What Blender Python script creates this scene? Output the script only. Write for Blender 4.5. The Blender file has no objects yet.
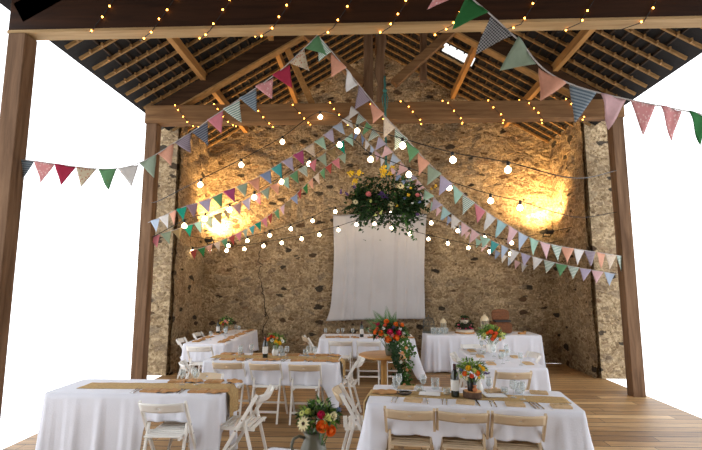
import bpy, bmesh, math, random
from mathutils import Vector, Matrix, noise, Euler
random.seed(7)
PI = math.pi
R = math.radians
scene = bpy.context.scene
COL = scene.collection

# ------------------------------------------------------------------ camera
F_PX = 437.0
EYE = 1.84
PITCH = math.atan(56 / F_PX)
YAW = math.atan(15.5 / F_PX)
cam_d = bpy.data.cameras.new('camera')
cam_d.sensor_width = 36
cam_d.lens = F_PX / 702 * 36
cam = bpy.data.objects.new('camera', cam_d)
cam.location = (0, 0, EYE)
cam.rotation_euler = (PI / 2 + PITCH, 0, YAW)
COL.objects.link(cam)
scene.camera = cam
cam_d.clip_end = 200
cam_d.dof.use_dof = True
cam_d.dof.focus_distance = 6.2
cam_d.dof.aperture_fstop = 2.2
FW = Vector((-math.sin(YAW) * math.cos(PITCH), math.cos(YAW) * math.cos(PITCH), math.sin(PITCH)))
RT = Vector((math.cos(YAW), math.sin(YAW), 0))
UP = RT.cross(FW)


def ray(px, py):
    return FW + RT * ((px - 350.5) / F_PX) + UP * ((225 - py) / F_PX)


def at(px, py, Y):
    """world point at distance Y down the barn"""
    d = ray(px, py)
    return Vector((0, 0, EYE)) + d * (Y / d.y)


# ------------------------------------------------------------------ materials
MATS = {}


def new_mat(name):
    m = bpy.data.materials.new(name)
    m.use_nodes = True
    nt = m.node_tree
    b = nt.nodes['Principled BSDF']
    return m, nt, b


def mat(name, col, rough=.6, var=.12, scale=8., bump=0., bscale=60., metal=0., spec=.4, sheen=0., trans=0., sss=0.):
    if name in MATS: return MATS[name]
    m, nt, b = new_mat(name)
    N, Lk = nt.nodes, nt.links
    tc = N.new('ShaderNodeTexCoord')
    nz = N.new('ShaderNodeTexNoise'); nz.inputs['Scale'].default_value = scale; nz.inputs['Detail'].default_value = 4
    Lk.new(tc.outputs['Object'], nz.inputs['Vector'])
    cr = N.new('ShaderNodeValToRGB')
    cr.color_ramp.elements[0].position = .3; cr.color_ramp.elements[1].position = .7
    cr.color_ramp.elements[0].color = [c * (1 - var) for c in col] + [1]
    cr.color_ramp.elements[1].color = [min(1, c * (1 + var)) for c in col] + [1]
    Lk.new(nz.outputs['Fac'], cr.inputs['Fac'])
    Lk.new(cr.outputs['Color'], b.inputs['Base Color'])
    b.inputs['Roughness'].default_value = rough
    b.inputs['Metallic'].default_value = metal
    b.inputs['Specular IOR Level'].default_value = spec
    if sheen: b.inputs['Sheen Weight'].default_value = sheen
    if trans: b.inputs['Transmission Weight'].default_value = trans
    if bump:
        n2 = N.new('ShaderNodeTexNoise'); n2.inputs['Scale'].default_value = bscale; n2.inputs['Detail'].default_value = 5
        Lk.new(tc.outputs['Object'], n2.inputs['Vector'])
        bp = N.new('ShaderNodeBump'); bp.inputs['Strength'].default_value = bump; bp.inputs['Distance'].default_value = .01
        Lk.new(n2.outputs['Fac'], bp.inputs['Height']); Lk.new(bp.outputs['Normal'], b.inputs['Normal'])
    MATS[name] = m
    return m


def emit(name, col, st):
    m, nt, b = new_mat(name)
    b.inputs['Base Color'].default_value = (*col, 1)
    b.inputs['Emission Color'].default_value = (*col, 1)
    b.inputs['Emission Strength'].default_value = st
    MATS[name] = m
    return m


def glass(name, col=(1, 1, 1), rough=.02, thin=.6):
    """clear glass as seen in small tableware: mostly see-through with a bright reflecting rim"""
    m, nt, b = new_mat(name)
    N, Lk = nt.nodes, nt.links
    out = N['Material Output']
    tr = N.new('ShaderNodeBsdfTransparent'); tr.inputs['Color'].default_value = (*col, 1)
    gl = N.new('ShaderNodeBsdfPrincipled'); gl.inputs['Roughness'].default_value = .12; gl.inputs['Base Color'].default_value = (.75, .77, .77, 1)
    lw = N.new('ShaderNodeLayerWeight'); lw.inputs['Blend'].default_value = thin
    mr = N.new('ShaderNodeMapRange'); mr.inputs['To Min'].default_value = .07; mr.inputs['To Max'].default_value = .5
    Lk.new(lw.outputs['Facing'], mr.inputs['Value'])
    mx = N.new('ShaderNodeMixShader')
    Lk.new(mr.outputs['Result'], mx.inputs['Fac'])
    Lk.new(tr.outputs[0], mx.inputs[1]); Lk.new(gl.outputs[0], mx.inputs[2])
    Lk.new(mx.outputs[0], out.inputs['Surface'])
    MATS[name] = m
    return m


def wood(name, c1, c2, axis='X', scale=1., rough=.7, bump=.3):
    if name in MATS: return MATS[name]
    m, nt, b = new_mat(name)
    N, Lk = nt.nodes, nt.links
    tc = N.new('ShaderNodeTexCoord'); mp = N.new('ShaderNodeMapping')
    s = {'X': (1.2, 14, 14), 'Y': (14, 1.2, 14), 'Z': (14, 14, 1.2)}[axis]
    mp.inputs['Scale'].default_value = [v * scale for v in s]
    Lk.new(tc.outputs['Object'], mp.inputs['Vector'])
    nz = N.new('ShaderNodeTexNoise'); nz.inputs['Scale'].default_value = 1.6; nz.inputs['Detail'].default_value = 7
    nz.inputs['Roughness'].default_value = .62; nz.inputs['Distortion'].default_value = .4
    Lk.new(mp.outputs[0], nz.inputs['Vector'])
    cr = N.new('ShaderNodeValToRGB')
    cr.color_ramp.elements[0].position = .33; cr.color_ramp.elements[1].position = .68
    cr.color_ramp.elements[0].color = (*c1, 1); cr.color_ramp.elements[1].color = (*c2, 1)
    Lk.new(nz.outputs['Fac'], cr.inputs['Fac']); Lk.new(cr.outputs[0], b.inputs['Base Color'])
    b.inputs['Roughness'].default_value = rough
    b.inputs['Specular IOR Level'].default_value = .2 if rough > .5 else .5
    bp = N.new('ShaderNodeBump'); bp.inputs['Strength'].default_value = bump; bp.inputs['Distance'].default_value = .01
    Lk.new(nz.outputs['Fac'], bp.inputs['Height']); Lk.new(bp.outputs['Normal'], b.inputs['Normal'])
    MATS[name] = m
    return m


def math_node(nt, op, a, b=None, c=None, clamp=False):
    n = nt.nodes.new('ShaderNodeMath'); n.operation = op; n.use_clamp = clamp
    for i, v in enumerate((a, b, c)):
        if v is None: continue
        if isinstance(v, (int, float)): n.inputs[i].default_value = v
        else: nt.links.new(v, n.inputs[i])
    return n.outputs[0]


def mixc(nt, fac, a, b):
    n = nt.nodes.new('ShaderNodeMix'); n.data_type = 'RGBA'
    for sock, v in ((n.inputs['Factor'], fac), (n.inputs[6], a), (n.inputs[7], b)):
        if isinstance(v, (int, float)): sock.default_value = v
        elif isinstance(v, tuple): sock.default_value = (*v, 1)
        else: nt.links.new(v, sock)
    return n.outputs[2]


def ramp(nt, fac, stops, interp='LINEAR'):
    n = nt.nodes.new('ShaderNodeValToRGB'); n.color_ramp.interpolation = interp
    el = n.color_ramp.elements
    while len(el) < len(stops): el.new(.5)
    for e, (p, c) in zip(el, stops):
        e.position = p; e.color = (*c, 1)
    nt.links.new(fac, n.inputs['Fac'])
    return n.outputs[0]


def stone_mat(name, flip=False):
    m, nt, b = new_mat(name)
    N, Lk = nt.nodes, nt.links
    tc = N.new('ShaderNodeTexCoord')
    mp = N.new('ShaderNodeMapping')
    mp.inputs['Scale'].default_value = (1, 1, 1.75)
    Lk.new(tc.outputs['Object'], mp.inputs['Vector'])
    nz = N.new('ShaderNodeTexNoise'); nz.inputs['Scale'].default_value = 3.5; nz.inputs['Detail'].default_value = 4
    Lk.new(mp.outputs[0], nz.inputs['Vector'])
    ad = N.new('ShaderNodeVectorMath'); ad.operation = 'MULTIPLY_ADD'
    ad.inputs[1].default_value = (.28, .28, .28)
    Lk.new(nz.outputs['Color'], ad.inputs[0]); Lk.new(mp.outputs[0], ad.inputs[2])

    def layer(sc, w=0.):
        v = N.new('ShaderNodeTexVoronoi'); v.voronoi_dimensions = '3D'; v.inputs['Scale'].default_value = sc
        e = N.new('ShaderNodeTexVoronoi'); e.feature = 'DISTANCE_TO_EDGE'; e.inputs['Scale'].default_value = sc
        Lk.new(ad.outputs[0], v.inputs['Vector']); Lk.new(ad.outputs[0], e.inputs['Vector'])
        sp = N.new('ShaderNodeSeparateColor'); Lk.new(v.outputs['Color'], sp.inputs[0])
        return v, e.outputs['Distance'], sp.outputs[0], sp.outputs[1]
    v1, e1, r1, g1 = layer(3.4)
    v2, e2, r2, g2 = layer(7.5)
    # rubble colour of every stone
    c1 = ramp(nt, r1, [(0, (.26, .17, .09)), (.25, (.42, .29, .16)), (.5, (.34, .24, .14)), (.72, (.50, .38, .23)), (.9, (.24, .20, .16)), (1, (.34, .18, .09))])
    c2 = ramp(nt, g2, [(0, (.17, .10, .05)), (.3, (.46, .32, .18)), (.55, (.27, .19, .12)), (.8, (.52, .39, .25)), (1, (.24, .12, .055))])
    fine = N.new('ShaderNodeTexNoise'); fine.inputs['Scale'].default_value = 22; fine.inputs['Detail'].default_value = 8; fine.inputs['Roughness'].default_value = .7
    Lk.new(tc.outputs['Object'], fine.inputs['Vector'])
    big = N.new('ShaderNodeTexNoise'); big.inputs['Scale'].default_value = .9; big.inputs['Detail'].default_value = 5
    Lk.new(tc.outputs['Object'], big.inputs['Vector'])
    mort = ramp(nt, fine.outputs['Fac'], [(.34, (.17, .11, .06)), (.47, (.54, .39, .22)), (.62, (.84, .66, .43))])
    m1 = math_node(nt, 'MULTIPLY', math_node(nt, 'SUBTRACT', e1, .05), 12, clamp=True)
    m2 = math_node(nt, 'MULTIPLY', math_node(nt, 'SUBTRACT', e2, .06), 12, clamp=True)
    k1 = math_node(nt, 'GREATER_THAN', g1, .42)
    k2 = math_node(nt, 'GREATER_THAN', r2, .5)
    s1 = math_node(nt, 'MULTIPLY', m1, k1)
    s2 = math_node(nt, 'MULTIPLY', m2, k2)
    col = mixc(nt, math_node(nt, 'MULTIPLY', s2, .75), mort, c2)
    col = mixc(nt, math_node(nt, 'MULTIPLY', s1, .45), col, c1)
    # scattered dark slabs of slate bedded in the mortar
    mp3 = N.new('ShaderNodeMapping'); mp3.inputs['Scale'].default_value = (1, 1, 1.8); mp3.inputs['Location'].default_value = (3.3, 1, 7.7)
    Lk.new(tc.outputs['Object'], mp3.inputs['Vector'])
    ad3 = N.new('ShaderNodeVectorMath'); ad3.operation = 'MULTIPLY_ADD'; ad3.inputs[1].default_value = (.28, .28, .3)
    nz3 = N.new('ShaderNodeTexNoise'); nz3.inputs['Scale'].default_value = 5; nz3.inputs['Detail'].default_value = 3
    Lk.new(mp3.outputs[0], nz3.inputs['Vector']); Lk.new(nz3.outputs['Color'], ad3.inputs[0]); Lk.new(mp3.outputs[0], ad3.inputs[2])
    v3 = N.new('ShaderNodeTexVoronoi'); v3.inputs['Scale'].default_value = 2.5; Lk.new(ad3.outputs[0], v3.inputs['Vector'])
    sp3 = N.new('ShaderNodeSeparateColor'); Lk.new(v3.outputs['Color'], sp3.inputs[0])
    rad = math_node(nt, 'MULTIPLY_ADD', sp3.outputs[1], .30, .07)
    d3 = math_node(nt, 'MULTIPLY', math_node(nt, 'SUBTRACT', rad, v3.outputs['Distance']), 22, clamp=True)
    d3 = math_node(nt, 'MULTIPLY', d3, math_node(nt, 'GREATER_THAN', sp3.outputs[0], .45))
    dark = ramp(nt, sp3.outputs[2], [(0, (.028, .026, .024)), (.5, (.05, .042, .036)), (.8, (.10, .055, .03)), (1, (.15, .08, .04))])
    col = mixc(nt, math_node(nt, 'MULTIPLY', d3, .9), col, dark)
    # small pits
    pit = math_node(nt, 'MULTIPLY', math_node(nt, 'SUBTRACT', .40, fine.outputs['Fac']), 14, clamp=True)
    col = mixc(nt, math_node(nt, 'MULTIPLY', pit, .6), col, (.07, .045, .025))
    tone = ramp(nt, big.outputs['Fac'], [(.3, (.62, .60, .58)), (.7, (1.0, 1.0, 1.0))])
    mul = N.new('ShaderNodeMix'); mul.data_type = 'RGBA'; mul.blend_type = 'MULTIPLY'; mul.inputs['Factor'].default_value = 1
    Lk.new(col, mul.inputs[6]); Lk.new(tone, mul.inputs[7])
    Lk.new(mul.outputs[2], b.inputs['Base Color'])
    b.inputs['Roughness'].default_value = .92
    b.inputs['Specular IOR Level'].default_value = .15
    h = math_node(nt, 'ADD', math_node(nt, 'MULTIPLY', s1, .45), math_node(nt, 'MULTIPLY', s2, .4))
    h = math_node(nt, 'ADD', h, math_node(nt, 'MULTIPLY', fine.outputs['Fac'], 2.2))
    h = math_node(nt, 'SUBTRACT', h, math_node(nt, 'MULTIPLY', d3, .5))
    bp = N.new('ShaderNodeBump'); bp.inputs['Strength'].default_value = 1; bp.inputs['Distance'].default_value = .045
    Lk.new(h, bp.inputs['Height']); Lk.new(bp.outputs['Normal'], b.inputs['Normal'])
    return m


def floor_mat():
    m, nt, b = new_mat('floorboards')
    N, Lk = nt.nodes, nt.links
    tc = N.new('ShaderNodeTexCoord')
    sep = N.new('ShaderNodeSeparateXYZ'); Lk.new(tc.outputs['Object'], sep.inputs[0])
    W = .17
    yy = math_node(nt, 'DIVIDE', sep.outputs['Y'], W)
    row = math_node(nt, 'FLOOR', yy)
    fr = math_node(nt, 'FRACT', yy)
    wn = N.new('ShaderNodeTexWhiteNoise'); wn.noise_dimensions = '1D'; Lk.new(row, wn.inputs['W'])
    xx = math_node(nt, 'ADD', math_node(nt, 'DIVIDE', sep.outputs['X'], 2.6), math_node(nt, 'MULTIPLY', wn.outputs['Value'], 7.3))
    cx = math_node(nt, 'FLOOR', xx); fx = math_node(nt, 'FRACT', xx)
    cmb = N.new('ShaderNodeCombineXYZ'); Lk.new(cx, cmb.inputs[0]); Lk.new(row, cmb.inputs[1])
    w2 = N.new('ShaderNodeTexWhiteNoise'); w2.noise_dimensions = '2D'; Lk.new(cmb.outputs[0], w2.inputs['Vector'])
    base = ramp(nt, w2.outputs['Value'], [(0, (.24, .125, .045)), (.35, (.42, .245, .10)), (.7, (.32, .18, .07)), (1, (.58, .37, .17))])
    mp = N.new('ShaderNodeMapping'); mp.inputs['Scale'].default_value = (1.3, 16, 1)
    Lk.new(tc.outputs['Object'], mp.inputs[0])
    g = N.new('ShaderNodeTexNoise'); g.inputs['Scale'].default_value = 2; g.inputs['Detail'].default_value = 8; g.inputs['Roughness'].default_value = .65
    Lk.new(mp.outputs[0], g.inputs['Vector'])
    grain = ramp(nt, g.outputs['Fac'], [(.3, (.55, .5, .45)), (.55, (1, 1, 1)), (.75, (1.2, 1.15, 1.05))])
    mul = N.new('ShaderNodeMix'); mul.data_type = 'RGBA'; mul.blend_type = 'MULTIPLY'; mul.inputs['Factor'].default_value = 1
    Lk.new(base, mul.inputs[6]); Lk.new(grain, mul.inputs[7])
    gap = math_node(nt, 'MAXIMUM', math_node(nt, 'LESS_THAN', fr, .09), math_node(nt, 'LESS_THAN', fx, .003))
    col = mixc(nt, gap, mul.outputs[2], (.02, .011, .005))
    Lk.new(col, b.inputs['Base Color'])
    b.inputs['Roughness'].default_value = .5
    h = math_node(nt, 'SUBTRACT', math_node(nt, 'MULTIPLY', g.outputs['Fac'], .2), gap)
    bp = N.new('ShaderNodeBump'); bp.inputs['Strength'].default_value = .5; bp.inputs['Distance'].default_value = .008
    Lk.new(h, bp.inputs['Height']); Lk.new(bp.outputs['Normal'], b.inputs['Normal'])
    return m


def fabric(name, c, kind='plain', c2=(.85, .85, .82)):
    """cotton of a pennant: plain, striped, checked or sprigged"""
    if name in MATS: return MATS[name]
    m, nt, b = new_mat(name)
    N, Lk = nt.nodes, nt.links
    tc = N.new('ShaderNodeTexCoord')
    sep = N.new('ShaderNodeSeparateXYZ'); Lk.new(tc.outputs['Object'], sep.inputs[0])
    if kind == 'stripe':
        s = math_node(nt, 'GREATER_THAN', math_node(nt, 'FRACT', math_node(nt, 'MULTIPLY', sep.outputs['Z'], 42)), .5)
        col = mixc(nt, s, c, c2)
    elif kind == 'check':
        s = math_node(nt, 'GREATER_THAN', math_node(nt, 'FRACT', math_node(nt, 'MULTIPLY', sep.outputs['Z'], 60)), .5)
        t = math_node(nt, 'GREATER_THAN', math_node(nt, 'FRACT', math_node(nt, 'MULTIPLY', sep.outputs['X'], 60)), .5)
        col = mixc(nt, math_node(nt, 'MULTIPLY', math_node(nt, 'ADD', s, t), .5), c, c2)
    elif kind == 'sprig':
        v = N.new('ShaderNodeTexVoronoi'); v.inputs['Scale'].default_value = 38; Lk.new(tc.outputs['Object'], v.inputs['Vector'])
        s = math_node(nt, 'LESS_THAN', v.outputs['Distance'], .33)
        col = mixc(nt, s, c, c2)
    else:
        nz = N.new('ShaderNodeTexNoise'); nz.inputs['Scale'].default_value = 30; Lk.new(tc.outputs['Object'], nz.inputs['Vector'])
        col = mixc(nt, nz.outputs['Fac'], tuple(x * .85 for x in c), tuple(min(1, x * 1.12) for x in c))
    Lk.new(col, b.inputs['Base Color'])
    b.inputs['Roughness'].default_value = .9
    b.inputs['Specular IOR Level'].default_value = .1
    # thin cotton lets some light through
    tl = N.new('ShaderNodeBsdfTranslucent'); Lk.new(col, tl.inputs['Color'])
    mx = N.new('ShaderNodeMixShader'); mx.inputs[0].default_value = .35
    Lk.new(b.outputs[0], mx.inputs[1]); Lk.new(tl.outputs[0], mx.inputs[2])
    Lk.new(mx.outputs[0], N['Material Output'].inputs['Surface'])
    MATS[name] = m
    return m


WHITE_PAINT = mat('white_painted_wood', (.80, .78, .74), .45, .05, 5, .1, 40)
CREAM = mat('cream_birch', (.62, .48, .32), .5, .1, 6, .1, 50)
LINEN = mat('white_linen', (.74, .75, .82), .85, .03, 4, .25, 90, spec=.1)
DRAPE = mat('pale_muslin', (.47, .45, .45), .9, .04, 3, .15, 60, spec=.1)
BURLAP = mat('burlap', (.50, .34, .16), .95, .2, 60, .6, 300, spec=.1)
KRAFT = mat('kraft_paper', (.56, .39, .22), .85, .12, 14, .3, 50)
KRAFT_D = mat('brown_kraft_paper', (.44, .23, .09), .8, .2, 14, .3, 50)
TWINE = mat('twine', (.55, .42, .25), .9)
PAPER = mat('white_card', (.82, .82, .84), .8, .03)
STEEL = mat('steel', (.75, .75, .76), .22, .03, metal=1.)
BLACK = mat('black_rubber', (.012, .012, .012), .5)
CABLE = mat('black_cable', (.012, .011, .01), .6)
GLASS = glass('clear_glass', (.96, .98, .98), .28)
BOTTLE = mat('dark_green_glass', (.006, .012, .007), .08, .05, spec=.8)
WAX = mat('capsule_foil', (.05, .008, .01), .35)
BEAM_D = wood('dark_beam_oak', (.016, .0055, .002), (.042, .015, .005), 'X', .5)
BEAM_M = wood('aged_beam_oak', (.12, .058, .023), (.26, .14, .060), 'X', .5)
BEAM_Z = wood('aged_post_oak', (.09, .045, .021), (.21, .12, .065), 'Z', .5)
BRACE = wood('dark_brace_oak', (.028, .012, .005), (.07, .034, .014), 'X', .5)
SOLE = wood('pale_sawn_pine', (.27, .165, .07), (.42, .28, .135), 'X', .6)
PURLIN = wood('orange_sawn_pine', (.25, .115, .035), (.42, .22, .07), 'Y', .6)
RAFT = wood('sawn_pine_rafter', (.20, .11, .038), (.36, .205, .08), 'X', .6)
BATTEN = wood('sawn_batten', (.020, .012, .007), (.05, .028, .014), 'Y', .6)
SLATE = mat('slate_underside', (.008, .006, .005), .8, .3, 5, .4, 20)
PINE = wood('varnished_pine', (.42, .19, .05), (.62, .33, .10), 'X', .8, .35)
PINE_Z = wood('varnished_pine_post', (.50, .26, .07), (.68, .38, .12), 'Z', .8, .35)
BARK = mat('bark', (.09, .05, .03), .95, .4, 30, .8, 60)
CUTWOOD = wood('cut_log_face', (.45, .20, .07), (.66, .36, .15), 'Z', 1.)
LEAF_D = mat('dark_ivy_leaf', (.022, .05, .016), .5, .45, 9, spec=.15)
LEAF_M = mat('mid_green_leaf', (.06, .15, .03), .5, .4, 9, spec=.15)
LEAF_L = mat('lime_green_leaf', (.22, .36, .06), .5, .35, 9)
LEAF_S = mat('sage_leaf', (.16, .21, .12), .6, .3, 9)
FERN = mat('fern_frond', (.08, .17, .05), .6, .3, 9)
CERAMIC = mat('white_glazed_ceramic', (.80, .79, .76), .2, .03, spec=.6)
ENAMEL = mat('pale_sage_enamel', (.115, .11, .078), .3, .06, 5)
BROWNJAR = mat('dark_glazed_jar', (.014, .013, .014), .2)
TERRA = mat('terracotta', (.45, .16, .06), .7)
WICKER = mat('brown_wicker', (.20, .075, .028), .7, .3, 40, .8, 90)
BRASS = mat('cream_painted_metal', (.72, .60, .40), .4, .1)
WIRE = mat('grey_wire', (.10, .11, .10), .5)
ICING = mat('ivory_icing', (.62, .54, .44), .6, .05)
CHOC = mat('dark_chocolate_sponge', (.035, .018, .014), .7, .3, 20)
ROPE = mat('teal_rope', (.04, .16, .13), .8, .2, 30)
BULB = emit('lit_bulb', (1, .76, .46), 26)
FAIRY = emit('lit_fairy_bulb', (1, .42, .06), 16)
FLOOD = emit('lit_flood_glass', (1, .72, .34), 120)
CRACK = mat('dark_crack', (.03, .02, .013), 1.)
STONE = stone_mat('rubble_stone')

FL = {
    'orange': mat('orange_petal', (.85, .20, .02), .6, .15, 20), 'coral': mat('coral_petal', (.85, .16, .07), .6, .15, 20),
    'magenta': mat('magenta_petal', (.60, .02, .10), .6, .2, 20), 'red': mat('red_petal', (.55, .02, .015), .6, .2, 20),
    'yellow': mat('yellow_petal', (.85, .55, .02), .6, .15, 20), 'cream': mat('cream_petal', (.80, .72, .42), .6, .1, 20),
    'white': mat('white_petal', (.82, .80, .74), .6, .08, 20), 'pink': mat('pink_petal', (.80, .30, .30), .6, .15, 20),
    'peach': mat('peach_petal', (.85, .48, .24), .6, .12, 20), 'purple': mat('purple_petal', (.12, .05, .22), .7, .3, 20),
    'blue': mat('blue_petal', (.12, .16, .34), .7, .3, 20), 'lime': mat('lime_petal', (.62, .66, .20), .7, .2, 20)}
EYE_D = mat('flower_eye', (.05, .02, .01), .9)
EYE_Y = mat('yellow_flower_eye', (.7, .4, .03), .9)


# ------------------------------------------------------------------ mesh builder
class MB:
    def __init__(s):
        s.bm = bmesh.new()

    def box(s, c, size, rot=None, bevel=0.):
        M = Matrix.Translation(c)
        if rot is not None: M = M @ (rot.to_4x4() if not isinstance(rot, (tuple, list)) else Euler(rot).to_matrix().to_4x4())
        M = M @ Matrix.Diagonal((*size, 1))
        r = bmesh.ops.create_cube(s.bm, size=1, matrix=M)
        if bevel:
            es = list({e for v in r['verts'] for e in v.link_edges})
            bmesh.ops.bevel(s.bm, geom=es, offset=bevel, segments=2, affect='EDGES', profile=.5)
        return s

    def beam(s, a, b, w, h, up=(0, 0, 1), bevel=0.):
        """rectangular bar from a to b; w across, h along up"""
        a, b = Vector(a), Vector(b)
        d = (b - a); L = d.length; d = d / L
        u = Vector(up); x = u.cross(d)
        if x.length < 1e-4: x = Vector((1, 0, 0))
        x.normalize(); u = d.cross(x)
        rot = Matrix((x, d, u)).transposed()
        return s.box((a + b) / 2, (w, L, h), rot, bevel)

    def rings(s, rings, closed=True, caps=True, smooth=True):
        vs = [[s.bm.verts.new(p) for p in r] for r in rings]
        n = len(vs[0])
        for i in range(len(vs) - 1):
            for j in range(n if closed else n - 1):
                k = (j + 1) % n
                f = s.bm.faces.new((vs[i][j], vs[i][k], vs[i + 1][k], vs[i + 1][j])); f.smooth = smooth
        if caps and closed:
            try:
                s.bm.faces.new(list(reversed(vs[0]))); s.bm.faces.new(vs[-1])
            except ValueError: pass
        return s

    def tube(s, pts, r, n=8, caps=True):
        pts = [Vector(p) for p in pts]
        rs = r if isinstance(r, (list, tuple)) else [r] * len(pts)
        rg = []
        prev = None
        for i, p in enumerate(pts):
            d = (pts[min(i + 1, len(pts) - 1)] - pts[max(i - 1, 0)]).normalized()
            if prev is None:
                x = d.cross(Vector((0, 0, 1)))
                if x.length < .05: x = d.cross(Vector((1, 0, 0)))
            else:
                x = prev - d * prev.dot(d)
            x.normalize(); prev = x
            y = d.cross(x)
            rg.append([p + (x * math.cos(2 * PI * k / n) + y * math.sin(2 * PI * k / n)) * rs[i] for k in range(n)])
        return s.rings(rg, caps=caps)

    def lathe(s, prof, c=(0, 0, 0), n=24, caps=False):
        c = Vector(c)
        rg = [[c + Vector((r * math.cos(2 * PI * k / n), r * math.sin(2 * PI * k / n), z)) for k in range(n)] for r, z in prof]
        return s.rings(rg, caps=caps)

    def ball(s, c, r, seg=12, sc=(1, 1, 1), rot=None):
        M = Matrix.Translation(c)
        if rot is not None: M = M @ rot.to_4x4()
        res = bmesh.ops.create_uvsphere(s.bm, u_segments=seg, v_segments=max(6, seg * 2 // 3), radius=r, matrix=M @ Matrix.Diagonal((*sc, 1)))
        for v in res['verts']:
            for f in v.link_faces: f.smooth = True
        return s

    def grid(s, f, nu, nv, smooth=True):
        vs = [[s.bm.verts.new(f(i / nu, j / nv)) for j in range(nv + 1)] for i in range(nu + 1)]
        for i in range(nu):
            for j in range(nv):
                q = s.bm.faces.new((vs[i][j], vs[i + 1][j], vs[i + 1][j + 1], vs[i][j + 1])); q.smooth = smooth
        return s

    def leaf(s, p, d, n, L, w):
        """folded pointed leaf from p along d, facing n"""
        p, d, n = Vector(p), Vector(d).normalized(), Vector(n)
        x = d.cross(n)
        if x.length < 1e-3: x = d.cross(Vector((1, .3, .2)))
        x.normalize(); n = x.cross(d)
        a = s.bm.verts.new(p); m1 = s.bm.verts.new(p + d * L * .5 - n * L * .06); t = s.bm.verts.new(p + d * L - n * L * .22)
        l = s.bm.verts.new(p + d * L * .42 + x * w * .5 + n * L * .07); r = s.bm.verts.new(p + d * L * .42 - x * w * .5 + n * L * .07)
        for q in ((a, m1, l), (l, m1, t), (a, r, m1), (m1, r, t)):
            s.bm.faces.new(q).smooth = True
        return s

    def mesh(s, name, m=None, solid=0.):
        if solid:
            bmesh.ops.recalc_face_normals(s.bm, faces=s.bm.faces)
            bmesh.ops.solidify(s.bm, geom=list(s.bm.faces), thickness=solid)
        else:
            bmesh.ops.recalc_face_normals(s.bm, faces=s.bm.faces)
        me = bpy.data.meshes.new(name)
        s.bm.to_mesh(me); s.bm.free()
        if m is not None: me.materials.append(m)
        return me

    def build(s, name, m, parent=None, solid=0.):
        me = s.mesh(name, m, solid)
        o = bpy.data.objects.new(name, me); COL.objects.link(o)
        if parent is not None: o.parent = parent
        return o


def tag(o, label=None, cat=None, group=None, kind=None):
    if label: o['label'] = label
    if cat: o['category'] = cat
    if group: o['group'] = group
    if kind: o['kind'] = kind
    return o


def empty(name, loc=(0, 0, 0), rz=0., label=None, cat=None, group=None):
    o = bpy.data.objects.new(name, None); COL.objects.link(o)
    o.empty_display_size = .05
    o.location = loc; o.rotation_euler = (0, 0, rz)
    return tag(o, label, cat, group)


def copy_tree(o, parent=None):
    kids = list(o.children)
    c = o.copy(); COL.objects.link(c)
    if parent is not None: c.parent = parent
    for k in kids: copy_tree(k, c)
    return c


class Proto:
    """first use moves the object itself, every further use copies it with its parts"""
    def __init__(s, make): s.make, s.o, s.used = make, None, False

    def put(s, loc, rz=0., label=None, cat=None, group=None, scale=1., tilt=None):
        if s.o is None: s.o = s.make(); s.o2 = None
        if not s.used: o = s.o; s.used = True
        else: o = copy_tree(s.o)
        o.location = loc; o.rotation_euler = (tilt[0], tilt[1], rz) if tilt else (0, 0, rz); o.scale = (scale,) * 3
        tag(o, label, cat, group)
        if not group and 'group' in o: del o['group']
        return o


# ------------------------------------------------------------------ the barn
XL, XR, YB, Y0 = -3.87, 4.37, 10.3, -1.2
RX, RZ, SL = .25, 7.52, .60      # ridge and slope of the rafters' underside


def roofz(x): return RZ - SL * abs(x - RX)


def struct(name, mb, m, parent=None, solid=0.):
    o = mb.build(name, m, parent, solid)
    if parent is None: o['kind'] = 'structure'
    return o


def flr():
    mb = MB(); mb.box(((XL + XR) / 2, (YB + Y0) / 2, -.05), (XR - XL + .3, YB - Y0, .1))
    struct('floor', mb, floor_mat())


flr()


def rough(p, n):
    a = noise.noise(p * 2.1) * .035 + noise.noise(p * 6.3 + Vector((5, 1, 2))) * .022 + noise.noise(p * 15) * .008
    return p + n * a


def wall_back():
    mb = MB()
    n = Vector((0, -1, 0))
    x0, x1 = XL - .25, XR + .25

    def f(u, v):
        x = x0 + (x1 - x0) * u
        z = v * (roofz(x) + .12)
        return rough(Vector((x, YB, z)), n)
    mb.grid(f, 190, 170)
    # body behind the face
    pts = [(x0, 0), (x1, 0), (x1, roofz(x1) + .1), (RX, RZ + .1), (x0, roofz(x0) + .1)]
    a = [mb.bm.verts.new((x, YB + .08, z)) for x, z in pts]; b = [mb.bm.verts.new((x, YB + .5, z)) for x, z in pts]
    mb.bm.faces.new(a); mb.bm.faces.new(b)
    for i in range(5): mb.bm.faces.new((a[i], a[(i + 1) % 5], b[(i + 1) % 5], b[i]))
    struct('wall_back', mb, STONE)


wall_back()


def wall_front_unseen():  # gable behind the camera, out of view, added to cut frontal daylight
    mb = MB(); x0, x1 = XL - .25, XR + .25
    pts = [(x0, 0), (x1, 0), (x1, roofz(x1) + .1), (RX, RZ + .1), (x0, roofz(x0) + .1)]
    a = [mb.bm.verts.new((x, Y0, z)) for x, z in pts]; b = [mb.bm.verts.new((x, Y0 - .4, z)) for x, z in pts]
    mb.bm.faces.new(a); mb.bm.faces.new(b)
    for i in range(5): mb.bm.faces.new((a[i], a[(i + 1) % 5], b[(i + 1) % 5], b[i]))
    struct('wall_front_unseen', mb, STONE)


wall_front_unseen()


def wall_side(name, X, s, y0):
    mb = MB(); n = Vector((s, 0, 0)); h = roofz(X) + .1
    mb.grid(lambda u, v: rough(Vector((X, y0 + (YB + .1 - y0) * u, v * h)), n), 40, 120)
    mb.box((X - s * .33, (y0 + YB + .4) / 2, h / 2), (.5, YB + .4 - y0, h))
    struct(name, mb, STONE)


wall_side('wall_left', XL, 1, 8.75)
wall_side('wall_right', XR, -1, 8.75)

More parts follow.
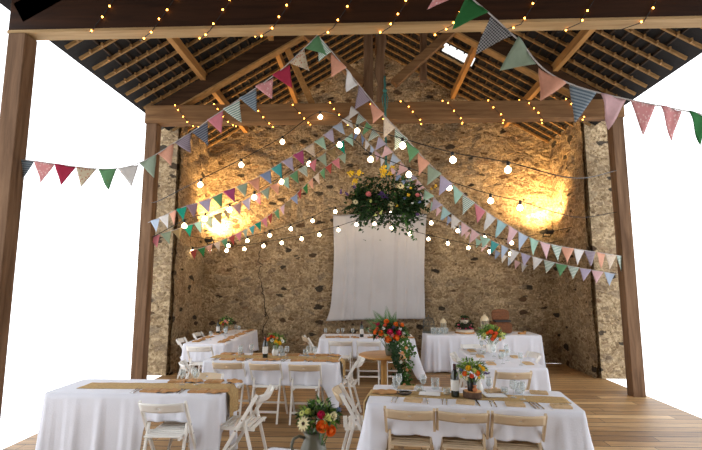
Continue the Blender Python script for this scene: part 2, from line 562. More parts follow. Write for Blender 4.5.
# crack down the back wall
crk = [(262, 240), (259, 254), (258, 262), (263, 265), (259, 268), (258, 276), (261, 284), (262, 293), (265, 300), (264, 309), (268, 318), (264, 326), (262, 334), (264, 342)]
mb = MB()
pp = [at(x, y, YB - .035) for x, y in crk]
pp2 = []
for i in range(len(pp) - 1):
    for k in range(3):
        q = pp[i].lerp(pp[i + 1], k / 3); q.x += random.uniform(-.02, .02); pp2.append(q)
mb.tube(pp2, [random.uniform(.003, .012) for _ in pp2], 6)
o = struct('trim_1', mb, CRACK)
o['label'] = 'dark jagged crack running down the stone wall'

# --- roof covering: slates on battens on common rafters
SKY_Y0, SKY_Y1 = 8.62, 8.88
d_sky = ray(442, 47)


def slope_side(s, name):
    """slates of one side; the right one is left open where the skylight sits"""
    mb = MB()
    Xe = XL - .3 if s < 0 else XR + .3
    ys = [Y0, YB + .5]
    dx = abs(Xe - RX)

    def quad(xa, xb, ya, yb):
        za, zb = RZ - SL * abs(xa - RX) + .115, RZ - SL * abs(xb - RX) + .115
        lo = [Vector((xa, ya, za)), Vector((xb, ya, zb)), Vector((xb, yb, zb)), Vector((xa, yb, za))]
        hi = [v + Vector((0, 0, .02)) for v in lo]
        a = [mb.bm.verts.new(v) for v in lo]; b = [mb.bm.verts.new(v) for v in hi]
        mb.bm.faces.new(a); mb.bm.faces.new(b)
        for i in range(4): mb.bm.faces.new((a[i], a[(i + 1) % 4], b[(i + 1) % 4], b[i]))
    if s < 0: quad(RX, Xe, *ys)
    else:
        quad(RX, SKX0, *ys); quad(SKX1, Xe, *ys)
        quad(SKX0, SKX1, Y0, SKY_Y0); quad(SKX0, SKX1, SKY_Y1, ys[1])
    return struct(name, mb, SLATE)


def ray_roof(px, py):
    d = ray(px, py)   # right slope: z = RZ - SL (x-RX) + .1
    t = (RZ + SL * RX + .10 - EYE) / (d.z + SL * d.x)
    return Vector((0, 0, EYE)) + d * t


ka, kb = ray_roof(443, 47), ray_roof(474, 62)
RS = .30
ys_raft = [YB - .06 - k * RS for k in range(int((YB - Y0) / RS) + 1)]
ymid = (ka.y + kb.y) / 2
near = min(range(len(ys_raft) - 1), key=lambda k: abs((ys_raft[k] + ys_raft[k + 1]) / 2 - ymid))
SKY_Y0, SKY_Y1 = ys_raft[near + 1] - .10, ys_raft[near] - .03
SKX0, SKX1 = ka.x, kb.x
ceil_root = empty('ceiling', (0, 0, 0)); ceil_root['kind'] = 'structure'


def adopt(o):
    o.parent = ceil_root
    if 'kind' in o: del o['kind']
    return o


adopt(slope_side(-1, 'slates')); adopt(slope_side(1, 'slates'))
for s in (-1, 1):
    Xe = XL - .2 if s < 0 else XR + .2
    mb = MB()
    for y in ys_raft:
        if y < 2.2 or False: continue
        if s > 0 and SKY_Y0 < y < SKY_Y1:
            mb.beam((RX, y, RZ + .055), (SKX0, y, roofz(SKX0) + .055), .032, .045); mb.beam((SKX1, y, roofz(SKX1) + .055), (Xe, y, roofz(Xe) + .055), .032, .045); continue
        mb.beam((RX, y, RZ + .055), (Xe, y, roofz(Xe) + .055), .032, .045)
        n = int(abs(Xe - RX) / .165)
        for k in range(1, n):
            x = RX + s * (k * .165 + .05 * math.sin(y * 7)); mb.box((x, y - .03, roofz(x) + .045), (.022, .05, .05))
    mb.build('common_rafters', RAFT, ceil_root)
    mb = MB()
    n = int(abs(Xe - RX) / .15)
    for k in range(1, n):
        x = RX + s * (k * .15)
        z = roofz(x) + .095
        if s > 0 and SKX0 - .03 < x < SKX1 + .03:
            mb.beam((x, 2.0, z), (x, SKY_Y0, z), .03, .028); mb.beam((x, SKY_Y1, z), (x, YB, z), .03, .028)
        else: mb.beam((x, 2.0, z), (x, YB, z), .03, .028)
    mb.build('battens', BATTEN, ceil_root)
mb = MB()
za, zb = roofz(SKX0) + .12, roofz(SKX1) + .12
mb.beam((SKX0, (SKY_Y0 + SKY_Y1) / 2, za), (SKX1, (SKY_Y0 + SKY_Y1) / 2, zb), SKY_Y1 - SKY_Y0, .008)
sk = struct('window_1', mb, GLASS)
sk['label'] = 'narrow roof light between the rafters on the right slope'
# purlins
for X in (-2.95, -1.72, 2.12, 3.35):
    mb = MB(); z = roofz(X) - .07
    mb.beam((X, 2.0, z), (X, YB - .02, z), .09, .15)
    mb.build('purlin', PURLIN, ceil_root)
mb = MB(); mb.beam((RX, 2.0, RZ + .0), (RX, YB, RZ + .0), .05, .2); mb.build('ridge_board', BRACE, ceil_root)


def truss(y, zb, zt, depth, mface, near_one):
    r = empty('roof_truss', (0, y, 0), 0,
              'dark oak roof truss nearest, with a pale board along its underside' if near_one else 'brown oak roof truss in front of the stone gable, with king post and braces', 'roof truss')
    mb = MB()
    x0, x1 = XL - .1, XR + .1
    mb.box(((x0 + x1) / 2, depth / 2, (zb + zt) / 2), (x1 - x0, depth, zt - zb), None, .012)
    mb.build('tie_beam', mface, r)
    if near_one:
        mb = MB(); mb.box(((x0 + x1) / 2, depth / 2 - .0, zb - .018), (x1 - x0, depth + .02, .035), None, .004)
        mb.build('pale_underside_strip', SOLE, r)
    apex = RZ - .10
    for s in (-1, 1):
        Xe = x0 + .1 if s < 0 else x1 - .1
        mb = MB()
        mb.beam((RX, depth / 2, apex - .14), (Xe, depth / 2, apex - .14 - SL * abs(Xe - RX)), .15, .26)
        mb.build('principal_rafter', BRACE, r)
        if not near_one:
            mb = MB(); mb.beam((RX, depth / 2 - .0, apex - .285), (Xe, depth / 2 - .0, apex - .285 - SL * abs(Xe - RX)), .17, .03)  # pale strip: the rafter's lit underside put into colour
            mb.build('pale_underside_strip', RAFT, r)
        mb = MB()
        mb.beam((Xe - s * .02, depth / 2, 0), (Xe - s * .02, depth / 2, zb - (.04 if near_one else 0)), .2, .18, up=(0, 1, 0), bevel=.01)
        mb.build('post', BEAM_Z, r)
    if not near_one:
        mb = MB(); mb.beam((.05, depth / 2, zt), (.05, depth / 2, apex - .1), .17, .16, up=(0, 1, 0), bevel=.01)
        mb.build('king_post', BEAM_Z, r)
        # gnarled second post
        mb = MB(); pts = []; rs = []
        for k in range(12):
            z = zt - .05 + (apex - .15 - zt) * k / 11
            pts.append((.27 + .02 * math.sin(k * 1.3), depth / 2 - .03 + .015 * math.cos(k * 2.1), z)); rs.append(.085 + .018 * math.sin(k * 2.4))
        mb.tube(pts, rs, 10); mb.build('gnarled_post', BEAM_Z, r)
        mb = MB(); mb.beam((.50, depth / 2, 5.36), (1.62, depth / 2, 6.40), .13, .15, bevel=.008); mb.build('brace', BEAM_M, r)
        mb = MB(); mb.beam((-.02, depth / 2, 5.36), (-1.1, depth / 2, 6.36), .13, .15, bevel=.008); mb.build('brace', BEAM_M, r)
        mb = MB(); mb.beam((1.05, depth / 2 + .12, 5.45), (1.08, depth / 2 + .12, 6.80), .12, .10, up=(0, 1, 0), bevel=.008); mb.build('strut', BEAM_Z, r)
        mb = MB(); mb.beam((-.95, depth / 2 + .1, zt + .0), (-1.45, depth / 2 + .1, 6.1), .10, .11, bevel=.008); mb.build('strut', PURLIN, r)
    return r


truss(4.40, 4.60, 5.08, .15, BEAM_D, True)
truss(7.40, 4.65, 4.98, .22, BEAM_M, False)

# ------------------------------------------------------------------ chair


def make_chair(frame, back, name='folding_chair'):
    r = empty(name)
    for s in (-1, 1):
        mb = MB(); mb.beam((s * .208, -.250, .765), (s * .208, .215, .0), .022, .034, up=(0, 1, .5), bevel=.004); mb.build('back_post', frame, r)
        mb = MB(); mb.beam((s * .178, -.105, .545), (s * .178, -.255, .0), .022, .030, up=(0, 1, .3), bevel=.004); mb.build('leg', frame, r)
        mb = MB(); mb.beam((s * .150, -.21, .432), (s * .150, .20, .432), .020, .028); mb.build('seat_rail', frame, r)
        for by, bz in ((-.105, .53), (-.045, .432)):
            mb = MB(); mb.tube([(s * .190, by, bz), (s * .222, by, bz)], .009, 8); mb.build('bolt', STEEL, r)
    mb = MB()
    for k in range(8):
        y = -.20 + k * .057
        mb.box((0, y, .452), (.335, .042, .013), None, .003)
    mb.build('seat', frame, r)
    mb = MB()
    nu, nv = 15, 5

    def P(i, j):
        x = -.196 + .392 * i / nu
        q = (x / .196)
        z = .680 + .080 * j / nv + .004 * (1 - q * q)
        y = -.226 - .055 * (1 - q * q) - (z - .68) * .5
        return mb.bm.verts.new((x, y, z))
    vs = [[P(i, j) for j in range(nv + 1)] for i in range(nu + 1)]
    for i in range(nu):
        for j in range(nv):
            if i == nu // 2 and j == 2: continue
            f = mb.bm.faces.new((vs[i][j], vs[i + 1][j], vs[i + 1][j + 1], vs[i][j + 1])); f.smooth = True
    mb.build('backrest', back, r, solid=.014)
    mb = MB(); mb.beam((-.205, -.065, .455), (.205, -.065, .455), .022, .026); mb.build('stretcher', frame, r)
    mb = MB(); mb.beam((-.178, -.22, .14), (.178, -.22, .14), .018, .026); mb.build('stretcher', frame, r)
    mb = MB(); mb.beam((-.205, .11, .175), (.205, .11, .175), .018, .026); mb.build('stretcher', frame, r)
    return r


CH_W = Proto(lambda: make_chair(WHITE_PAINT, WHITE_PAINT))
CH_C = Proto(lambda: make_chair(WHITE_PAINT, CREAM))
CH_B = Proto(lambda: make_chair(CREAM, CREAM))


def chair(P, bx, by, face, label, group=None):
    """bx, by: under the middle of the backrest; face: compass direction the sitter looks, degrees from +Y anticlockwise"""
    a = R(face)
    c = Vector((bx, by, 0)) + Vector((-math.sin(a), math.cos(a), 0)) * .262
    P.put(c, a, label, 'chair', group)


chair(CH_B, .355, 3.89, -8, 'cream folding chair at near side of front right table, leftmost of its row')
chair(CH_B, .795, 3.84, -8, 'cream folding chair at near side of front right table, in front of wine bottle')
chair(CH_B, 1.24, 3.78, -8, 'cream folding chair at near side of front right table, cut off by the right edge')
chair(CH_C, -.28, 4.56, -86, 'folding chair at left end of front right table, seen from the side in shade')
chair(CH_C, -1.86, 5.96, -2, 'white folding chair at near side of middle table, leftmost of the row of three')
chair(CH_C, -1.35, 5.90, -3, 'white folding chair at near side of middle table, centre of the row of three')
chair(CH_C, -.82, 5.86, -2, 'white folding chair at near side of middle table, rightmost of the row of three')
chair(CH_W, -.10, 6.28, 84, 'white folding chair at right end of middle table, turned side on')
chair(CH_W, -2.43, 5.93, -62, 'tilted looking white folding chair at left end of middle table, beside the hanging burlap')
chair(CH_W, -1.01, 4.50, 84, 'white slatted folding chair at right end of front left table, side view with seat showing')
chair(CH_C, -1.89, 5.24, 180, 'folding chair on far side of front left table, only the top of its back showing')
chair(CH_W, -1.84, 4.02, 0, 'white folding chair on near side of front left table, cut off by left edge')
chair(CH_W, -2.80, 7.38, 0, 'white folding chair at near end of back left table')
chair(CH_W, -3.50, 8.30, -82, 'white folding chair on wall side of back left table, nearer one')
chair(CH_W, -3.56, 9.25, -90, 'white folding chair on wall side of back left table, further one by the corner')
chair(CH_W, -.48, 8.10, 0, 'white folding chair at near side of top table, left one under the drape')
chair(CH_W, .03, 8.07, 0, 'white folding chair at near side of top table, middle one behind round pine table')
chair(CH_W, .54, 8.10, 0, 'white folding chair at near side of top table, right one hidden by trailing ivy')
chair(CH_C, -1.20, 8.72, -72, 'folding chair at left end of top table, turned side on against the stone wall')
chair(CH_B, 1.76, 5.48, 0, 'cream folding chair at near end of back right table')
chair(CH_W, 1.30, 6.72, -96, 'white folding chair on left side of back right table, seen edge on')
chair(CH_W, 1.82, 7.72, 172, 'white folding chair at far end of back right table, facing the camera')
chair(CH_W, 2.52, 6.85, 92, 'white folding chair on right side of back right table, at the right edge')


# ------------------------------------------------------------------ tables and cloths
class Table:
    def __init__(s, x, y, L, W, rot, label, clabel, drops, shorts=(), flare=.05, H=.75, seed=0, boost=1.):
        """x,y: near left corner. drops: front, right, back, left. shorts: (side, a, b, drop) stretches resting on chair seats"""
        s.rot = R(rot); s.L, s.W, s.H = L, W, H
        ex = Vector((math.cos(s.rot), math.sin(s.rot), 0)); ey = Vector((-math.sin(s.rot), math.cos(s.rot), 0))
        s.o = Vector((x, y, 0)); s.ex, s.ey = ex, ey
        c = s.o + ex * L / 2 + ey * W / 2
        t = empty('trestle_table', c, s.rot, label, 'table')
        mb = MB(); mb.box((0, 0, H - .02), (L - .02, W - .02, .028)); mb.build('tabletop', CREAM, t)
        for sx in (-1, 1):
            for sy in (-1, 1):
                mb = MB(); mb.beam((sx * (L / 2 - .28), sy * (W / 2 - .07), 0), (sx * (L / 2 - .28), sy * (W / 2 - .07), H - .035), .03, .03, up=(0, 1, 0))
                mb.build('leg', STEEL, t)
        # cloth
        rnd = random.Random(seed)
        hx, hy, rc = L / 2 + .004, W / 2 + .004, .035
        per = []
        sides = [((-hx, -hy), (hx, -hy), (0, -1)), ((hx, -hy), (hx, hy), (1, 0)), ((hx, hy), (-hx, hy), (0, 1)), ((-hx, hy), (-hx, -hy), (-1, 0))]
        for k, (a, b, n) in enumerate(sides):
            a, b, n = Vector(a), Vector(b), Vector(n)
            ln = (b - a).length; d = (b - a) / ln
            st = max(8, int(ln / .022))
            for i in range(st + 1):
                u = rc + (ln - 2 * rc) * i / st
                per.append((a + d * u, n, k, u, ln))
            n2 = Vector(sides[(k + 1) % 4][2])
            cc = b - d * rc - n * rc
            for q in range(1, 7):
                an = PI / 2 * q / 7
                nn = n * math.cos(an) + n2 * math.sin(an)
                per.append((cc + nn * rc, nn, k + .5, 0, 0))
        M = len(per)
        rings = [[] for _ in range(13)]
        ph = rnd.uniform(0, 6)
        arc = 0
        for i, (p, n, k, u, ln) in enumerate(per):
            arc += (per[i][0] - per[i - 1][0]).length if i else 0
            if k != int(k):
                k0 = int(k); d = max(drops[k0], drops[(k0 + 1) % 4]) * 1.0; cb = 1.
            else:
                k = int(k); d = drops[k]
                for (sd, a, b, sv) in shorts:
                    if sd == k:
                        w = min(1, max(0, (u - a) / .07 + .5)) * min(1, max(0, (b - u) / .07 + .5))
                        w = w * w * (3 - 2 * w)
                        d += (sv - d) * w
                e0, e1 = u, ln - u
                dn0 = max(drops[k - 1], drops[k]); dn1 = max(drops[k], drops[(k + 1) % 4])
                w0 = max(0, 1 - e0 / .22) ** 1.5; w1 = max(0, 1 - e1 / .22) ** 1.5
                d = d + (dn0 - d) * w0 if dn0 > d else d
                d = d + (dn1 - d) * w1 if dn1 > d else d
                cb = max(w0, w1)
            d = min(d * (1 + .06 * cb * boost), H - .012)
            wave = math.sin(arc * 2 * PI / .27 + ph + 1.7 * noise.noise(Vector((arc * 1.5, seed, 0)))) * .6 + math.sin(arc * 2 * PI / .115 + ph * 2) * .25
            for j in range(13):
                t_ = j / 12
                if j == 0: q = p * 1.0; z = H + .004
                else:
                    tt = t_
                    off = .006 + flare * d * tt ** 1.5 * (.55 + .9 * cb) + .056 * tt ** .8 * min(1, d / .45) * wave * (1 - .3 * cb)
                    off = max(off, .006)
                    q = p + n * off; z = H + .004 - d * tt + (.004 if j == 1 else 0)
                rings[j].append(Vector((q.x, q.y, max(.008, z))))
        mb = MB(); mb.rings(rings, caps=False)
        mb.bm.verts.ensure_lookup_table()
        topf = mb.bm.faces.new([mb.bm.verts[i] for i in range(M)])
        cl = mb.build('tablecloth', LINEN, None)
        sm = cl.modifiers.new('thickness', 'SOLIDIFY'); sm.thickness = .002; sm.offset = 1
        cl.location = c; cl.rotation_euler = (0, 0, s.rot)
        tag(cl, clabel, 'tablecloth')

    def p(s, u, v, z=0.):
        return s.o + s.ex * u + s.ey * v + Vector((0, 0, s.H + .0045 + z))


T1 = Table(.0, 4.10, 1.83, .70, -7, 'long trestle table at front right under white cloth', 'white linen cloth draped over the front right table',
           (.66, .55, .30, .66), [(0, .16, .60, .245), (0, .62, 1.04, .245), (0, 1.06, 1.5, .245), (3, .15, .65, .245)], seed=1, flare=.17)
T2 = Table(-2.25, 6.12, 1.85, .66, -3, 'long trestle table in the middle left under white cloth', 'white linen cloth on the middle table behind the row of three chairs',
           (.30, .68, .30, .55), [(1, .05, .5, .245), (3, .1, .55, .245)], seed=2)
T3 = Table(-3.20, 7.70, .74, 2.24, 0, 'trestle table at back left running towards the stone wall', 'white linen cloth on the back left table by the corner',
           (.3, .42, .30, .3), seed=3)
T4 = Table(-3.15, 4.33, 1.72, .62, 0, 'trestle table at front left, cut off by the left edge', 'white linen cloth falling in long folds at front left corner',
           (.64, .66, .3, .3), [(1, .02, .36, .245), (0, 1.0, 1.47, .245)], seed=4, flare=.03)
T5 = Table(-.90, 8.50, 1.80, .72, 0, 'top table in front of the hanging drape', 'white linen cloth on the top table behind the round pine table',
           (.34, .66, .5, .5), [(3, .1, .6, .245)], seed=5, flare=.2)
T6 = Table(1.22, 9.16, 2.30, .66, 0, 'long cake table against the back wall on the right', 'white linen cloth reaching the floor on the cake table',
           (.72, .72, .3, .72), seed=6, flare=.03, H=.745)
T7 = Table(1.50, 5.74, .76, 1.62, 0, 'trestle table at back right with a white jug of flowers on it', 'white linen cloth on the back right table with the flower jug',
           (.30, .42, .30, .42), [(3, .7, 1.25, .245), (1, .8, 1.4, .245)], seed=7)
T8 = Table(-.78, 2.33, 1.3, .70, -12, 'table in the near foreground carrying the jug of flowers', 'white linen cloth in the near foreground under the sage jug',
           (.3, .3, .3, .3), seed=8)


def runner(T, along, u0, u1, v0, v1, label, hang0=0., hang1=0., axis='u'):
    """burlap strip; along u from u0 to u1 with hanging ends"""
    mb = MB()
    pts = []
    n = 40
    tot = hang0 + (u1 - u0) + hang1

    def pos(sdist):
        if sdist < hang0: return (u0 - .018 - .03 * (hang0 - sdist), T.H + .012 - (hang0 - sdist))
        if sdist > hang0 + (u1 - u0): e = sdist - hang0 - (u1 - u0); return (u1 + .018 + .03 * e, T.H + .012 - e)
        return (u0 + sdist - hang0, T.H + .0095)

    def f(a, b):
        u, z = pos(a * tot); v = v0 + (v1 - v0) * b
        z += .0015 * math.sin(a * 40 + b * 9)
        if axis == 'v': u, v = v, u
        q = T.o + T.ex * u + T.ey * v
        if z < T.H and axis == 'u':
            k = min(1, (T.H - z) / .05) * .035
            q = q + T.ex * (k if u > T.L / 2 else -k) * (1 + .5 * math.sin(b * 7))
        return Vector((q.x, q.y, z))
    mb.grid(f, 60, 8)
    o = mb.build('table_runner', BURLAP, None, solid=.002)
    tag(o, label, 'table runner', )


runner(T1, 'u', .0, 1.8, .24, .47, 'burlap runner along the middle of the front right table', .24)
runner(T2, 'u', .0, 1.85, .20, .44, 'burlap runner along the middle table, hanging over both its ends', .26, .26)
runner(T4, 'u', .2, 1.72, .18, .44, 'tan burlap runner hanging over the right end of the front left table', 0, .27)


# ------------------------------------------------------------------ tableware
def mk_packet(m, w=.16, d=.105):
    def f():
        r = empty('kraft_packet')
        mb = MB(); mb.box((0, 0, .009), (w, d, .018), None, .002)
        mb.box((w * .12, 0, .0195), (w * .7, d * .85, .003), (0, 0, .06)); mb.build('folded_paper', m, r)
        mb = MB(); mb.box((0, 0, .0215), (.004, d + .004, .003)); mb.box((0, 0, .0215), (w + .004, .004, .003)); mb.tube([(-.012, .0, .024), (0, .006, .028), (.014, .010, .024)], .002, 5); mb.tube([(0, 0, .024), (.01, -.012, .027)], .002, 5)
        mb.build('twine', TWINE, r)
        return r
    return f


def mk_napkin():
    mb = MB()

    def f(u, v):
        x = (u - .5) * .26; w = .045 + .055 * math.sin(u * PI)
        y = (v - .5) * w * 2
        return Vector((x, y * .8, .012 + .018 * math.sin(v * PI) * math.sin(u * PI) + .006 * math.sin(u * 14 + v * 5)))
    mb.grid(f, 16, 8)
    return mb.build('paper_napkin', KRAFT_D, None, solid=.004)


def mk_card():
    mb = MB(); mb.box((0, 0, .0015), (.20, .12, .003), None)
    mb.box((0, .002, .0045), (.19, .112, .003), (0, 0, .03)); return mb.build('menu_card', PAPER)


def mk_fork():
    r = empty('fork'); mb = MB(); mb.beam((0, -.095, .004), (0, .04, .005), .008, .004)
    mb.build('handle', STEEL, r); mb = MB(); mb.box((0, .052, .005), (.022, .026, .003))
    for k in range(4): mb.box((-.009 + k * .006, .083, .005), (.003, .04, .0025))
    mb.build('tines', STEEL, r); return r


def mk_knife():
    r = empty('knife'); mb = MB(); mb.beam((0, -.105, .005), (0, .0, .005), .013, .008, bevel=.002); mb.build('handle', STEEL, r)
    mb = MB(); mb.beam((0, .0, .004), (0, .105, .004), .016, .003); mb.build('blade', STEEL, r); return r


def mk_tumbler():
    mb = MB(); mb.lathe([(.001, .004), (.03, .004), (.034, .01), (.037, .095), (.0355, .095), (.0325, .014), (.001, .012)], n=18)
    return mb.build('tumbler', GLASS)


def mk_wine():
    r = empty('wine_glass')
    mb = MB(); mb.lathe([(.006, .085), (.025, .095), (.038, .12), (.039, .15), (.032, .195), (.031, .195), (.0375, .15), (.036, .12), (.022, .098), (.002, .09)], n=18); mb.build('bowl', GLASS, r)
    mb = MB(); mb.lathe([(.001, .004), (.034, .001), (.034, .004), (.006, .009), (.004, .02), (.004, .08), (.008, .088)], n=16); mb.build('stem', GLASS, r)
    return r


def mk_bottle():
    r = empty('wine_bottle')
    mb = MB(); mb.lathe([(.001, .0), (.034, .0), (.037, .006), (.037, .19), (.033, .212), (.018, .236), (.0145, .25), (.0145, .245)], n=24); mb.build('glass_body', BOTTLE, r)
    mb = MB(); mb.lathe([(.0155, .25), (.0155, .296), (.001, .298)], n=20); mb.build('capsule', WAX, r)
    mb = MB(); mb.lathe([(.0376, .06), (.0379, .062), (.0379, .155), (.0376, .157)], n=24); lb = mb.build('label', mat('cream_label_paper', (.62, .60, .56), .8, .1), r)
    return r


def mk_candle():
    r = empty('tealight_holder')
    mb = MB(); mb.lathe([(.001, .003), (.028, .003), (.033, .02), (.034, .06), (.032, .06), (.031, .02), (.001, .008)], n=16); mb.build('glass_cup', GLASS, r)
    mb = MB(); mb.lathe([(.001, .009), (.025, .009), (.025, .026), (.001, .026)], n=14); mb.build('candle', ICING, r)
    return r


def mk_dish():
    mb = MB(); mb.lathe([(.001, .004), (.06, .004), (.075, .016), (.071, .017), (.058, .008), (.001, .008)], n=24)
    return mb.build('dish', BROWNJAR)


PK = Proto(mk_packet(KRAFT)); PKD = Proto(mk_packet(KRAFT_D, .18, .125)); NAP = Proto(mk_napkin); CARD = Proto(mk_card)
FORK = Proto(mk_fork); KNIFE = Proto(mk_knife); TUM = Proto(mk_tumbler); WINE = Proto(mk_wine); BOT = Proto(mk_bottle); CAN = Proto(mk_candle); DISH = Proto(mk_dish)
ORD = ['first', 'second', 'third', 'fourth', 'fifth', 'sixth', 'seventh', 'eighth']


def put(P, T, u, v, rz, label, cat, group=None, z=0., scale=1.):
    return P.put(T.p(u, v, z), T.rot + R(rz), label, cat, group, scale)


def settings(T, tname, us, v, side, dark=False, cut=True, off=-.19, rz=0, axis='u', group=None, first='left'):
    """a row of place settings"""
    for i, u in enumerate(us):
        n = ORD[i]
        a = lambda du, dv: (T, u + du, v + dv) if axis == 'u' else (T, v + dv, u + du)
        j = random.uniform(-10, 10)
        jx = random.uniform(-.02, .02)
        adj = 'brown' if dark else 'tan'
        onr = .006 if False else 0.
        t, uu, vv = a(jx, 0)
        put(PKD if dark else PK, t, uu, vv, rz + j, f'{adj} kraft packet with twine, {n} from {first}, {side} of the {tname}', 'packet', 'kraft packets on the tables')
        if dark:
            t, uu, vv = a(.19 + random.uniform(-.03, .03), random.uniform(-.03, .03))
            put(NAP, t, uu, vv, rz + random.uniform(-60, 60), f'curled brown paper napkin by {n} packet from {first}, {side} of {tname}', 'napkin', 'paper napkins on the tables', scale=.85)
        if cut:
            sgn = 1 if side.startswith('near') or side.startswith('left') else -1
            for q, (P, nm) in enumerate(((FORK, 'fork'), (KNIFE, 'knife'))):
                t, uu, vv = a(off + q * .035, 0.01)
                put(P, t, uu, vv, rz + (0 if sgn > 0 else 180) + random.uniform(-5, 5), f'steel {nm} by {n} packet from {first}, {side} of {tname}', nm, f'{nm}s laid on the tables')


settings(T1, 'front right table', (.41, .86, 1.28, 1.66), .12, 'near side')
settings(T1, 'front right table', (.33, .75, 1.20, 1.62), .585, 'far side', cut=False)
for i, u in enumerate((.53, .98, 1.44)):
    put(KNIFE, T1, u, .13, 3, f'second steel knife right of the {ORD[i]} near side packet on the front right table', 'knife', 'knives laid on the tables')
put(NAP, T1, .14, .36, 10, 'curled brown paper napkin at the left end of the front right table', 'napkin')
put(DISH, T1, .32, .33, 0, 'small black dish on the burlap at the left of the front right table', 'dish', z=.009)
put(CARD, T1, .56, .37, -4, 'white menu card lying on the burlap left of the wine bottle', 'menu card', z=.009)
put(CARD, T1, 1.17, .40, 8, 'white menu card right of the log slice on the front right table', 'menu card', z=.009)
for i, (u, v) in enumerate(((.23, .60), (.62, .60), (1.04, .60), (1.42, .56))):
    put(TUM, T1, u, v, 0, f'clear tumbler {("at far left corner", "behind the menu card", "behind the log slice", "near the right edge")[i]} of the front right table', 'glass', 'tumblers on the front right table', scale=1.15)
for i, (u, v) in enumerate(((.26, .52), (.50, .50), (1.13, .50), (1.33, .36), (1.40, .30))):
    put(WINE, T1, u, v, 0, f'stemmed glass, {ORD[i]} from the left on the front right table', 'glass', 'stemmed glasses on the front right table', scale=.8, z=.009 if v < .47 else 0)
for i, (u, v) in enumerate(((.46, .49), (.72, .37), (1.28, .52))):
    put(CAN, T1, u, v, 0, f'small glass tealight holder, {ORD[i]} from the left on the front right table', 'candle holder', 'tealight holders', z=.009 if v < .47 else 0)
put(BOT, T1, .795, .30, 40, 'dark wine bottle with pale label standing left of the log slice', 'bottle', z=.0095)

settings(T2, 'middle table', (.30, .75, 1.28, 1.62), .10, 'near side', dark=True)
settings(T2, 'middle table', (.16, .62, 1.15, 1.58), .54, 'far side', dark=True, cut=False)
put(BOT, T2, .80, .24, 0, 'dark wine bottle with pale label standing on the middle table', 'bottle', z=.0095)
for i, (u, v) in enumerate(((.42, .30), (.52, .50), (1.0, .32), (1.10, .30), (1.40, .34), (1.50, .30))):
    put(WINE, T2, u, v, 0, f'stemmed glass, {ORD[i]} from the left on the middle table', 'glass', 'stemmed glasses on the middle table', scale=.8, z=.0095 if .2 < v < .44 else 0)
for i, (u, v) in enumerate(((.36, .47), (.98, .52), (1.33, .50))):
    put(TUM, T2, u, v, 0, f'clear tumbler, {ORD[i]} from the left on the middle table', 'glass', 'tumblers on the middle table')

settings(T3, 'back left table', (.30, .80, 1.35, 1.85), .13, 'left side', dark=True, cut=False, rz=90, axis='v', first='near end')
settings(T3, 'back left table', (.22, .75, 1.30, 1.80), .61, 'right side', dark=True, cut=False, rz=90, axis='v', first='near end')
put(BOT, T3, .13, 1.42, 0, 'dark wine bottle on the back left table beside the glass vase', 'bottle')
for i, (u, v) in enumerate(((.30, .52), (.44, .95), (.36, 1.15), (.40, 1.75), (.53, 1.55))):
    put(WINE, T3, u, v, 0, f'stemmed glass, {ORD[i]} from the near end of the back left table', 'glass', 'stemmed glasses on the back left table', scale=.8)

settings(T4, 'front left table', (1.02, 1.48), .11, 'near side', dark=True)
settings(T4, 'front left table', (1.10, 1.50), .52, 'far side', dark=True, cut=True, off=.17, first='left')
for i, (u, v) in enumerate(((1.22, .34), (1.28, .50), (1.36, .36))):
    put(WINE, T4, u, v, 0, f'stemmed glass, {ORD[i]} from the left on the front left table', 'glass', 'stemmed glasses on the front left table', scale=.8, z=.0095 if v < .44 else 0)

settings(T5, 'top table', (.18, .48, 1.0, 1.55), .14, 'near side', dark=True, cut=False)
put(BOT, T5, .80, .24, 0, 'dark wine bottle with pale label standing on the top table', 'bottle')
for i, (u, v) in enumerate(((.08, .36), (.34, .22), (.42, .40), (.62, .35), (.95, .4))):
    put(WINE, T5, u, v, 0, f'stemmed glass, {ORD[i]} from the left on the top table', 'glass', 'stemmed glasses on the top table', scale=.8)

settings(T7, 'back right table', (.25, .80, 1.30), .13, 'left side', cut=True, rz=90, axis='v', off=.19, first='near end')
settings(T7, 'back right table', (.28, .80, 1.30), .62, 'right side', cut=False, rz=90, axis='v', first='near end')
for i, (u, v) in enumerate(((.30, .30), (.42, .50), (.34, .86), (.55, .95), (.30, 1.38), (.5, .2))):
    put(WINE, T7, u, v, 0, f'stemmed glass, {ORD[i]} placed from the near end of the back right table', 'glass', 'stemmed glasses on the back right table', scale=.8)
for i, (u, v) in enumerate(((.38, .66), (.45, .82), (.24, 1.05))):
    put(CAN, T7, u, v, 0, f'small glass tealight holder, {ORD[i]} from the near end of the back right table', 'candle holder', 'tealight holders')

# loose glass and tumblers on cake table
for i in range(8):
    put(TUM, T6, .16 + (i // 2) * .085, .14 + (i % 2) * .10, 0, f'clear empty tumbler in the {"front" if i % 2 == 0 else "back"} row on the cake table, {ORD[i // 2]} from the left', 'glass', 'tumblers on the cake table', scale=1.35)


